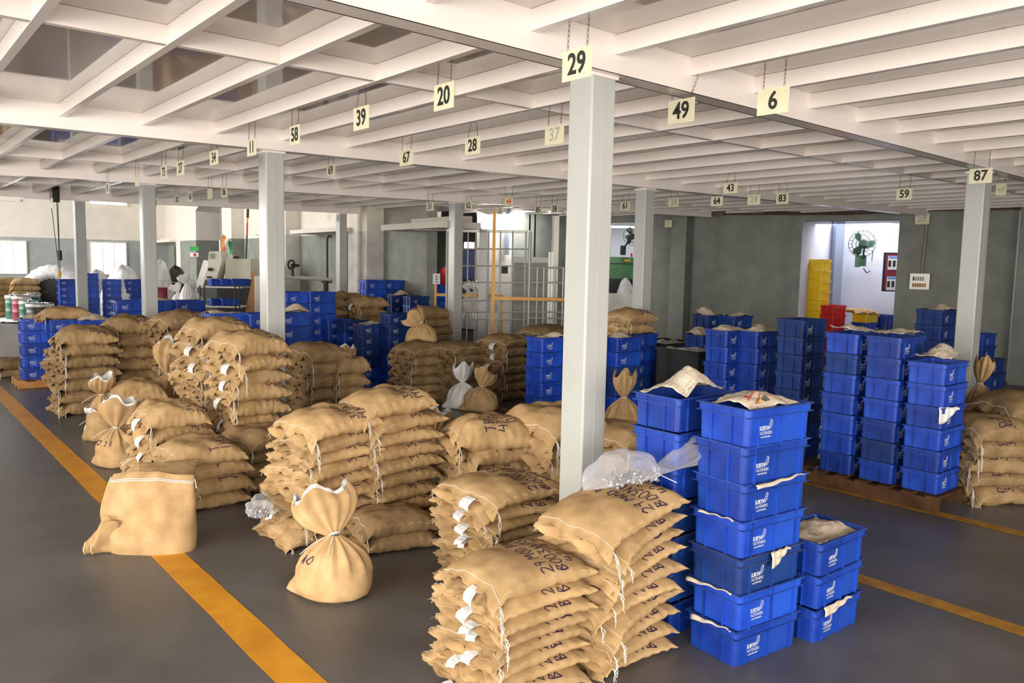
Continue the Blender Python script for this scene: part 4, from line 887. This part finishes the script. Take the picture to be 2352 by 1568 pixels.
# lift cage
c = Rig('lift_cage', 'grey steel mesh goods lift cage with open gate behind the shadowed sacks', 'cage', 1150, 18.3)
for x in (1024, 1118, 1145, 1173, 1203, 1213): c.rod('upright', M_steel, [(x, 531), (x, 790)], .03 if x in (1024, 1213) else .02)
c.part('corner_post', M_col, 1097, 1115, 527, 850, .2)
c.part('top_rail', M_steel, 1022, 1214, 527, 534, .08); c.part('top_rail', M_wallw, 940, 1100, 520, 527, .1, -.5)
for y in (571, 610, 648, 690, 716, 733): c.rod('mesh_bar', M_steel, [(1026, y), (1214, y+1)], .016)
for x in (1088, 1052, 1070): c.rod('mesh_upright', M_steel, [(x, 531), (x, 790)], .014, .25)
g = Rig('lift_gate', 'low grey steel mesh gate right of the cage in front of the lift panels', 'gate', 1252, 17.9)
for x in (1213, 1231, 1246, 1270, 1290): g.rod('upright', M_steel, [(x, 614), (x, 849)], .022)
for y in (614, 648, 690, 716, 730): g.rod('mesh_bar', M_steel, [(1212, y), (1300, y+1)], .02)
for x in (1258, 1264): g.part('guide_post', M_steel, x-3, x+2, 578, 800, .1)
l = Rig('lift_platform', 'grey lift platform panels with white padded top edges', 'lift', 1215, 19.4)
l.part('panel', M_panel, 1177, 1211, 603, 760, .1); l.part('panel', M_panel, 1217, 1257, 603, 760, .1); l.part('top_pad', M_white, 1176, 1211, 590, 603, .25); l.part('top_pad', M_white, 1216, 1258, 591, 603, .25)
for x in (1211, 1223): l.rod('hoist_cable', M_dark, [(x, 492), (x, 590)], .02)
l.part('hoist_motor', M_dark, 1148, 1163, 612, 628, .2); l.part('mast', M_steel, 1266, 1278, 495, 760, .15); l.part('mast', M_wallw, 1262, 1266, 495, 760, .1)
y_ = Rig('safety_post', 'tall yellow steel post and waist rail in front of the lift cage', 'railing', 1131, 17.4)
y_.part('post', M_yel, 1127, 1134, 484, 800, .07); y_.part('rail', M_yel, 1134, 1330, 683, 690, .06)
y_ = Rig('safety_rail', 'low yellow railing with a white switch box left of the cage', 'railing', 1060, 18.9)
y_.part('post', M_yel, 996, 1001, 630, 790, .07); y_.part('post', M_yel, 1149, 1154, 676, 790, .07); y_.part('rail', M_yel, 1000, 1152, 675, 681, .06); sb = y_.part('switch_box', M_white, 993, 1009, 628, 652, .12, .08)
for q in (634, 640, 646): y_.part('button', M_dark, 1000, 1003, q-1, q+2, .02, .1, sb)
for i, (px, top) in enumerate(((1075, 652), (1090, 650), (1108, 655), (1128, 652), (1080, 690), (1100, 688), (1066, 693))):
    tied('white tied bag heaped behind the cage rail, '+('left end', 'second from left', 'middle', 'right end', 'lower left', 'lower right', 'lowest left end')[i], px, 720, top, 26, liner=False, seed=40+i, m=M_liner2, depth=20.2+.1*i, z0=(1.15 if i < 4 else .7), ear=False)
# cream turning machine with flag
mc = Rig('turning_machine', 'cream metalworking machine with tilted panel, beyond the blue crates', 'machine', 520, 26)
mc.part('cabinet', M_mach, 520, 578, 594, 641, 1.4); mc.part('vent_grille', M_steel, 557, 572, 600, 621, .02, .01); mc.part('chassis', M_dark, 500, 575, 641, 735, 1.4)
mc.poly('tilted_door', M_white, [(453, 659), (470, 659), (489, 602), (473, 597)], .8, .1); mc.poly('control_tower', M_mach, [(478, 640), (505, 648), (520, 600), (518, 577), (491, 578), (488, 612)], .6, .3)
s_ = mc.part('screen', M_dim, 494, 503, 582, 594, .02, .33); mc.part('keypad', M_dark, 489, 500, 615, 622, .02, .33); mc.part('keypad', M_dark, 486, 497, 634, 638, .02, .33)
mc.rod('signal_lamp', M_steel, [(510, 552), (510, 577)], .045); mc.part('top_box', M_white, 528, 538, 586, 594, .2); mc.part('top_box', M_dark, 539, 548, 588, 594, .2)
fl = Rig('flag', 'small saffron white and green flag on top of the machine', 'flag', 518, 25.6, py0=586)
for k, (m_, x0, x1) in enumerate(((M_saff, 0, 1), (M_white, 1, 2), (M_grn, 2, 3))):
    def ff(u, v, k=k): a_ = (k+u)/3; return Vector((fl.X(515)+a_*.30+.10*v*(1-a_)*-.6-(.02*sin(v*6)), .04*sin(a_*7+v*4), fl.Z(518, 538)-v*.50-a_*.26*(1-v*.5)))
    obj('cloth_band', MB().grid(ff, 4, 10), m_, fl.t, True)
obj('staff', MB().tube([(fl.X(518), 0, 0), (fl.X(516), 0, fl.Z(517, 536))], .008, 6), M_steel, fl.t)
bd = Rig('leaning_board', 'orange hardboard sheet leaning beside the machine', 'board', 578, 22); bd.poly('sheet', M_hard, [(549, 790), (590, 790), (591, 632), (587, 624), (583, 626)], .03)
w_ = Rig('white_panel', 'white cabinet edge just left of the 34 pillar', 'cabinet', 592, 21); w_.part('door', M_white, 588, 601, 634, 800, .4); w_.part('side_trim', M_steel, 586, 588, 634, 800, .4)
tr_ = Rig('work_trolley', 'dark open frame trolley loaded with crates near the machine', 'trolley', 505, 21.5)
for x in (461, 471, 542, 552): tr_.rod('leg', M_dark, [(x, 655), (x, 735)], .02)
for y in (658, 703): tr_.part('shelf', M_steel, 458, 556, y, y+3, .7)
for i, (px, py, n) in enumerate(((497, 656, 1), (520, 656, 1), (545, 656, 1), (497, 701, 1), (522, 701, 1))):
    b = pd(px, 21.8); crate(b.x+.1, b.y+.1, zp(px, py, b), 0, ('front', 'middle', 'rear')[i % 3]+(' small crate on the top shelf of the trolley' if i < 3 else ' small crate on the low shelf of the trolley'), 'crates on the trolley', sc_=.85, logo=False)
for i, (px, by, ty, wpx) in enumerate(((432, 690, 634, 30), (412, 690, 655, 28), (448, 690, 650, 34))):
    tied(('highest cream tied bag beside the trolley', 'lower cream tied bag by the maroon drum', 'cream bag leaning on the trolley end')[i], px, by, ty, wpx, liner=False, seed=60+i, m=M_liner2, depth=22.4+i*.2, z0=.9, ear=False)
pile(*pd(428, 22.9), 5, .19, 5, 'dim heap under the cream bags', None, 0, L=.9, W=.7, far=True)
pile(*pd(470, 19.5), 5, .18, 5, 'dim heap behind the dark pile', None, 0, L=.8, W=.7, far=True)
# drums
def drum(label, px, depth, h, r, m, fill=True, z0=0):
    b = pd(px, depth); t = thing('drum', label, 'drum', (b.x, b.y, z0)); P = [(0, .0), (r, 0), (r, .02)]
    for k in (1, 2): z = h*k/3; P += [(r, z-.02), (r*1.04, z), (r, z+.02)]
    P += [(r, h-.02), (r*1.03, h-.01), (r*1.03, h), (r*.96, h), (r*.96, h-.1), (0, h-.1)]
    obj('drum_body', MB().lathe(P, 24), m, t, True)
    if fill:
        obj('steel_band', MB().lathe([(r*1.045, h-.12), (r*1.06, h-.11), (r*1.06, h-.03), (r*1.045, h-.02)], 24), M_steel, t, True)
        mb = MB(); rr = random.Random(px)
        for _ in range(90):
            th, q = rr.uniform(0, 6.28), r*.9*sqrt(rr.random()); T = Matrix.Translation((q*cos(th), q*sin(th), h-.08+rr.uniform(0, .12)*(1-q/r*.5))) @ Euler((rr.uniform(0, 3), rr.uniform(0, 3), 0)).to_matrix().to_4x4(); mb.box(-.03, .03, -.02, .02, -.02, .02, T)
        obj('metal_parts', mb, M_galv, t, kind='stuff')
    return t
drum('green drum of metal parts at far left', 36, 28, .85, .27, M_drumg, z0=.12); drum('maroon drum of metal parts beside the green one', 53, 27.6, .85, .29, M_maroon, z0=.12); drum('green drum behind the big black one', 68, 26.8, .85, .27, M_drumg); drum('big black drum heaped with metal parts', 95, 25, .88, .38, M_blk)
drum('maroon drum beside the wrapped heap', 373, 23.6, 1.5, .17, M_maroon, False); drum('second green drum at the far left end', 78, 28.5, .88, .25, M_drumg, z0=.12)
tq = Rig('flat_trolley', 'low white wheeled trolley carrying the far left drums', 'trolley', 45, 27.8); tq.part('deck', M_white, 15, 76, 733, 737, 1.2, .4)
for x in (22, 70):
    for dy in (-.3, .6): obj('wheel', MB().tube([(tq.X(x)-.03, dy, .06), (tq.X(x)+.03, dy, .06)], .06, 12), M_dark, tq.t)
# wrapped coils and heaps by the far windows
b = pd(128, 30); t = thing('wrapped_coil', 'big silver-white wrapped coil with a dark hollow centre', 'coil', (b.x, b.y, .95), (0, 0, YA_-pi/2+.35))
def coil(u, v): th = 2*pi*v; ph = 2*pi*u; r_ = .78+.30*cos(ph)+.02*sin(th*23); return Vector((r_*cos(th)*1.02, .45*sin(ph), r_*sin(th)+.0))
obj('wrapping', MB().grid(coil, 16, 72, True), M_wrap, t, True)
obj('hollow_core', MB().lathe([(.0, .30), (.62, .30), (.5, -.2)], 30, Matrix.Rotation(pi/2, 4, 'X')), M_dark, t)
def heap(label, px, depth, py, w_, seed, m=M_wrap, h0=None, d_=.8, cat='heap'):
    b = pd(px, depth); H = zp(px, py, b); t = thing('wrapped_heap', label, cat, (b.x, b.y, 0), (0, 0, YA_-pi/2)); W = w_*depth/F_
    def f(u, v):
        th = 2*pi*v; q = u; r_ = (1-q**2.4)**.5 if q < 1 else 0; k = 1+.18*noise.noise(Vector((cos(th)*2, sin(th)*2, q*3+seed)))+.06*noise.noise(Vector((cos(th)*7, sin(th)*7, q*9+seed)))
        return Vector((W/2*r_*cos(th)*k, d_*r_*sin(th)*k, H*q*(1+.03*sin(th*3))))
    obj('wrapped_bundle', MB().grid(f, 22, 48, True), m, t, True)
    obj('binding_tape', MB().tube([f(.72, k/24)*1.01 for k in range(25)], .012, 5), M_white, t, True); return t
heap('white wrapped bundle under the second far window', 285, 30, 610, 90, 1); heap('low white wrapped bundle left of the second pillar', 226, 34, 620, 70, 2); heap('white peaked bundle right of the second pillar', 372, 27, 598, 44, 3); heap('dark grey bundle beside the white peaked one', 405, 29, 612, 64, 4, M_dark); heap('white bundle behind the first pillar', 150, 38, 620, 60, 5)
# striped pole, chains of the hoist, exit board and red notice
pl = Rig('striped_pole', 'long red and yellow striped pole standing against the wall', 'pole', 569, 29)
pl.rod('shaft', M_dark, [(567, 600), (570, 540)], .03); pl.rod('red_band', mat('red_band', (.6, .05, .03), .5), [(570, 540), (571, 512)], .035); pl.rod('yellow_band', M_yel, [(571, 512), (572, 500)], .035); pl.rod('dark_tip', M_dark, [(572, 500), (573, 480)], .05)
h = Rig('chain_hoist', 'hanging hoist chains with a black pendant and yellow hook at far left', 'hoist', 140, 18.4)
h.rod('chain', M_dark, [(126, 436), (143, 640)], .008); h.rod('chain', M_dark, [(141, 436), (143, 575)], .008); h.rod('chain', M_dark, [(144, 436), (144, 620)], .008); obj('hoist_bracket', MB().box(-.06, .06, -.05, .05, 3.6, ZD), M_dark, h.t); h.rod('pendant', M_dark, [(144, 575), (144, 598)], .05); h.rod('hook_block', M_yel, [(142, 622), (142, 636)], .04)
e = Rig('exit_board', 'small dark green notice board on the broad pier', 'sign', 464, 33.5); e.part('board', M_grn, 455, 475, 567, 576, .05, .7)
e = Rig('red_notice', 'small white and red notice below the green one', 'sign', 464, 33.5); e.part('board', M_white, 456, 474, 581, 590, .05, .7); e.part('red_print', mat('red_print', (.6, .05, .05), .6), 463, 469, 582, 589, .02, .72)
# pedestal grinder and pipe rail by the wall doorway
pg = Rig('pipe_stand', 'pipe rail on a short stand with hand wheel right of the 34 pillar', 'rail', 720, 21.8)
pg.rod('rail', M_steel, [(656, 636), (762, 642)], .05); pg.rod('stand', M_dark, [(749, 645), (750, 760)], .07); pg.part('bracket', M_dark, 739, 762, 640, 650, .1)
obj('hand_wheel', MB().tube([(pg.X(670)+.09*cos(k/12*2*pi), 0, pg.Z(670, 608)+.12*sin(k/12*2*pi)) for k in range(13)], .03, 6), M_dark, pg.t); pg.rod('spindle', M_dark, [(670, 608), (688, 610)], .04); pg.rod('spindle_post', M_dark, [(671, 610), (674, 640)], .04)
pg = Rig('bent_pipe', 'dark vertical looped pipe left of the far thin pillar', 'pipe', 755, 21.9)
pg.rod('pipe', M_dark, [(752, 640), (752, 550), (755, 542), (760, 541), (762, 545)], .03)
dk = Rig('dim_hose', 'dark curved hose inside the far doorway', 'hose', 815, 26); dk.rod('hose', M_dark, [(795, 625), (805, 600), (818, 585), (835, 580)], .09)
for i, (px, n) in enumerate(((790, 6), (828, 6))): b = pd(px, 26.6); stack(b.x, b.y, n, ('left' if i == 0 else 'right')+' stack inside the far doorway', logo=False)
# glimpses through the opening by the cage and the serving opening
v = Rig('blue_machine', 'dark blue machine dim inside the opening by the cage', 'machine', 1075, 24); v.part('housing', mat('dim_blue', (.03, .05, .16), .5), 1050, 1092, 575, 640, .8); v.part('bright_rear_window', M_tube, 1063, 1086, 556, 572, .05, .0)  # the glowing panel is a bright window beyond the machine
v.part('base', M_dark, 1045, 1095, 640, 760, .9)
v = Rig('red_jacket_bundle', 'red cloth bundle beside the cage post', 'cloth', 1018, 21.5); 
obj('cloth', MB().grid(lambda u, q: Vector((.16*sin(pi*u)*cos(2*pi*q)*(1+.2*sin(5*q)), .12*sin(pi*u)*sin(2*pi*q), .55*u+1.75)), 10, 20, True), mat('red_cloth', (.5, .02, .03), .8), v.t, True)
v = Rig('green_machine', 'green machine with a yellow label behind the opening right of the big pillar', 'machine', 1425, 25.5); v.part('housing', M_green, 1380, 1457, 590, 640, .9); v.part('yellow_label', M_yel, 1428, 1441, 596, 600, .02, .01); v.part('band', M_dark, 1380, 1457, 604, 606, .02, .01); v.part('bed', M_dark, 1380, 1460, 640, 700, 1.0); v.part('red_beacon', M_redp, 1442, 1446, 581, 590, .06, .0)
heap('white sacks lying on the sill right of the big pillar', 1432, 24.2, 641, 60, 9, M_liner2, d_=.4)
def fan(label, px, py, depth, rad, m_motor, yaw):
    b = base(px, depth); z = zp(px, py, b); t = thing('wall_fan', label, 'fan', (b.x, b.y, z), (0, 0, YA_-pi/2+yaw)); mb = MB()
    for k in range(20):
        th = 2*pi*k/20; mb.tube([Vector((rad*q*cos(th), -.12*(1-q*q)*1.0, rad*q*sin(th))) for q in (.15, .5, .8, 1)]+[Vector((rad*.8*cos(th), .12, rad*.8*sin(th)))], .005, 4)
    for q in (.35, .68, 1): mb.tube([Vector((rad*q*cos(g/24*2*pi), -.12*(1-q*q), rad*q*sin(g/24*2*pi))) for g in range(25)], .008, 4)
    obj('guard', mb, M_dark, t)
    for k in range(3):
        def bl(u, v, k=k): r_ = .12+u*.8; a_ = 2*pi*k/3+(v-.5)*.9*(.5+.5*sin(pi*u)); return Vector((rad*r_*cos(a_), .05*(v-.5)*2, rad*r_*sin(a_)))
        o_ = obj('blade', MB().grid(bl, 6, 5), m_motor, t, True)
    obj('motor', MB().tube([(0, .02, 0), (0, .10, 0), (0, .34, 0), (0, .38, 0)], [.09, .13, .12, .05], 14), m_motor, t, True)
    obj('bracket', MB().tube([(0, .22, 0), (-.05, .3, -.22), (-.12, .5, -.42)], .03, 6), m_motor, t); obj('wall_plate', MB().box(-.2, -.04, .44, .52, -.6, -.3), m_motor, t); return t
fan('wall fan with green motor seen through the wide doorway', 1966, 560, 21.8, .36, mat('fan_green', (.03, .10, .05), .5), -.75)
fan('black wall fan in the opening right of the big pillar', 1444, 541, 25, .30, M_dark, .2)
v = Rig('control_box', 'green control box and white socket below the doorway fan', 'switch', 1955, 22.9); v.part('box', M_green, 1946, 1954, 586, 613, .12, .3); v.part('box_front', M_white, 1955, 1964, 586, 613, .1, .3); v.part('socket', M_white, 1972, 1993, 602, 613, .05, .3); v.rod('cable', M_dark, [(1980, 600), (1981, 575)], .01, -.3); v.rod('plug_cable', M_dark, [(1962, 616), (1970, 626), (1977, 622)], .015, -.3)
v = Rig('notice_board', 'dark framed notice board with two printed sheets inside the doorway', 'board', 2032, 21.6); v.part('frame', M_dark, 2019, 2075, 580, 669, .06); v.part('cork_field', M_maroon, 2022, 2073, 584, 665, .02, .01)
for y in (588, 635): s_ = v.part('poster', M_white, 2027, 2060, y, y+31, .01, .02); v.part('blue_heading', mat('print_blue', (.1, .3, .7), .6), 2028, 2058, y+1, y+5, .005, .026, s_); v.part('dark_picture', M_dark, 2028, 2034, y+10, y+24, .005, .026, s_); v.part('dark_picture', M_dark, 2038, 2044, y+10, y+24, .005, .026, s_)
YS = pd(1862, 21.0); zb = zp(1862, 735, YS); YP = (zp(1862, 595, YS)-zb)/6/.2225
stack(YS.x, YS.y, 8, 'yellow stack in the doorway', z0=zb-2*YP*.2225, kind='yellow', sc_=YP, logo=False, yaw=90)
b = pd(1908, 20.7); zt_ = zp(1908, 700, b); stack(b.x, b.y, 6, 'red stack in the doorway', z0=zt_-6*.2225*1.1, kind='red', sc_=1.1, logo=False)
b = pd(1984, 20.8); zt_ = zp(1990, 718, b); crate(b.x, b.y, zt_-.245, 0, 'yellow crate under a folded sack in the doorway', kind='yellow', sc_=1.1, logo=False); stack(b.x, b.y, 5, 'blue stack under the doorway yellow crate', z0=zt_-.245*6, sc_=1.1, logo=False)
b2 = pd(2020, 21.2); stack(b2.x, b2.y, 6, 'bright blue stack inside the doorway', z0=zp(2018, 722, b2)-6*.2225*1.1, sc_=1.1, logo=False)
sack(b.x-.1, b.y+.1, zt_, 50, 'folded jute sack on the yellow crate in the doorway', L=.9, W=.6, T=.1)
# fittings on wall_right
def onR(px, py, out=.04): p = ixn(px, A3, B3); n_ = Vector((-.95, -.3)).normalized(); q = p+n_*out; return Vector((q.x, q.y, zp(px, py, q)))
t = thing('conduit_run', 'brown pipe run high on the dark wall dropping to the switch panel', 'pipe'); 
obj('pipe', MB().tube([onR(x, y, .08) for x, y in ((1740, 489), (1925, 488), (1945, 484), (2060, 478), (2230, 474), (2352, 474))], .03, 6), M_chain, t); obj('pipe', MB().tube([onR(x, y, .08) for x, y in ((1650, 492), (1925, 492), (2100, 484), (2352, 480))], .02, 6), M_chain, t)
obj('drop_pipe', MB().tube([onR(2112, 484, .06), onR(2107, 628, .06)], .03, 6), mat('tan_pipe', (.30, .25, .17), .6), t)
p = onR(2104, 664, .1); t = thing('switch_panel', 'white switch panel with two rows of switches on the dark wall', 'switch', p, (0, 0, atan2(A3[0]-B3[0], -(A3[1]-B3[1]))*0+radians(-72.5)))
w0 = (onR(2127, 646)-onR(2082, 646)).length; h0 = onR(2104, 628).z-onR(2104, 664).z
obj('plate', MB().box(-w0/2, w0/2, -.04, .03, 0, h0), M_steel, t)
for r_ in (0, 1):
    for k in range(6 if r_ else 5): x = -w0/2+.06+k*(w0-.12)/6; obj('switch', MB().box(x, x+.035, -.055, -.04, h0*(.14 if r_ else .55), h0*(.38 if r_ else .80)), M_woodl if r_ else M_dark if k == 0 else M_pencil, t)
p = onR(2098, 492, .15); t = thing('wall_bulb', 'round white bulb fitting under the pipe run', 'lamp', p); obj('globe', MB().lathe([(0, -.10), (.06, -.08), (.09, -.02), (.08, .05), (.04, .09)], 16), M_white, t, True); obj('holder', MB().lathe([(.04, .09), (.04, .14), (0, .14)], 12), M_dark, t)
p = onR(2100, 515, .12); t = thing('wall_plate_sign', 'faint pencilled 23 plate under the bulb on the dark wall', 'sign', p, (0, 0, radians(-72.5))); obj('plate', MB().box(-.15, .15, -.005, .005, 0, .24), M_sign, t); o_ = link('number', text_mesh('23', .18, M_pencil), t, (0, -.008, .12), (pi/2, 0, 0))
p = onR(1547, 522, .7); t = thing('wall_plate_sign', 'faint blank plate on the pier right of the middle pillar', 'sign', p, (0, 0, radians(-72.5))); obj('plate', MB().box(-.1, .1, -.005, .005, 0, .19), M_sign, t); link('number', text_mesh('31', .12, M_pencil), t, (0, -.008, .1), (pi/2, 0, 0))
# black bins and cartons behind the nearest crates
def bin_(label, px, py, zt, sx, sy, h, film=True):
    p = at(px, py, zt); t = thing('black_bin', label, 'bin', (p.x+sx/2, p.y+sy/2, zt-h)); X, Y = sx/2, sy/2; mb = MB(); 
    for q in ((-X, X, -Y, -Y+.012), (-X, X, Y-.012, Y), (-X, -X+.012, -Y+.012, Y-.012), (X-.012, X, -Y+.012, Y-.012)): mb.box(*q, 0, h)
    mb.box(-X+.012, X-.012, -Y+.012, Y-.012, 0, .02); obj('bin_body', mb, M_blk, t); mb = MB()
    for q in ((-X-.02, X+.02, -Y-.02, -Y), (-X-.02, X+.02, Y, Y+.02), (-X-.02, -X, -Y, Y), (X, X+.02, -Y, Y)): mb.box(*q, h-.04, h)
    obj('rim', mb, M_blk, t)
    if film: obj('liner_film', MB().grid(lambda u, v: Vector(((u-.5)*sx*.96, (v-.5)*sy*.96, h-.03+.06*noise.noise(Vector((u*5, v*5, px))))), 14, 12), M_liner2, t, True)
bin_('large black bin with silvery liner right of the middle pillar', 1604, 808, 1.15, .9, .8, 1.15); bin_('second black bin behind, topped with crumpled foil', 1532, 790, 1.12, .9, .8, 1.12)
b_ = at(1640, 868, .5); sack(b_.x, b_.y, .40, 20, 'flat brown sack lying in front of the large black bin', L=.9, W=.9, T=.2); 
t = thing('cardboard_carton', 'brown cardboard carton under the flat sack behind the front crates', 'carton', (b_.x, b_.y, 0), (0, 0, .2)); mcb = noisy('cardboard', (.30, .17, .08), (.36, .21, .10), 4, .8, .2); obj('carton_body', MB().box(-.4, .4, -.4, .4, 0, .40), mcb, t); obj('tape', MB().box(-.4, .4, -.03, .03, .40, .402), M_hard, t)
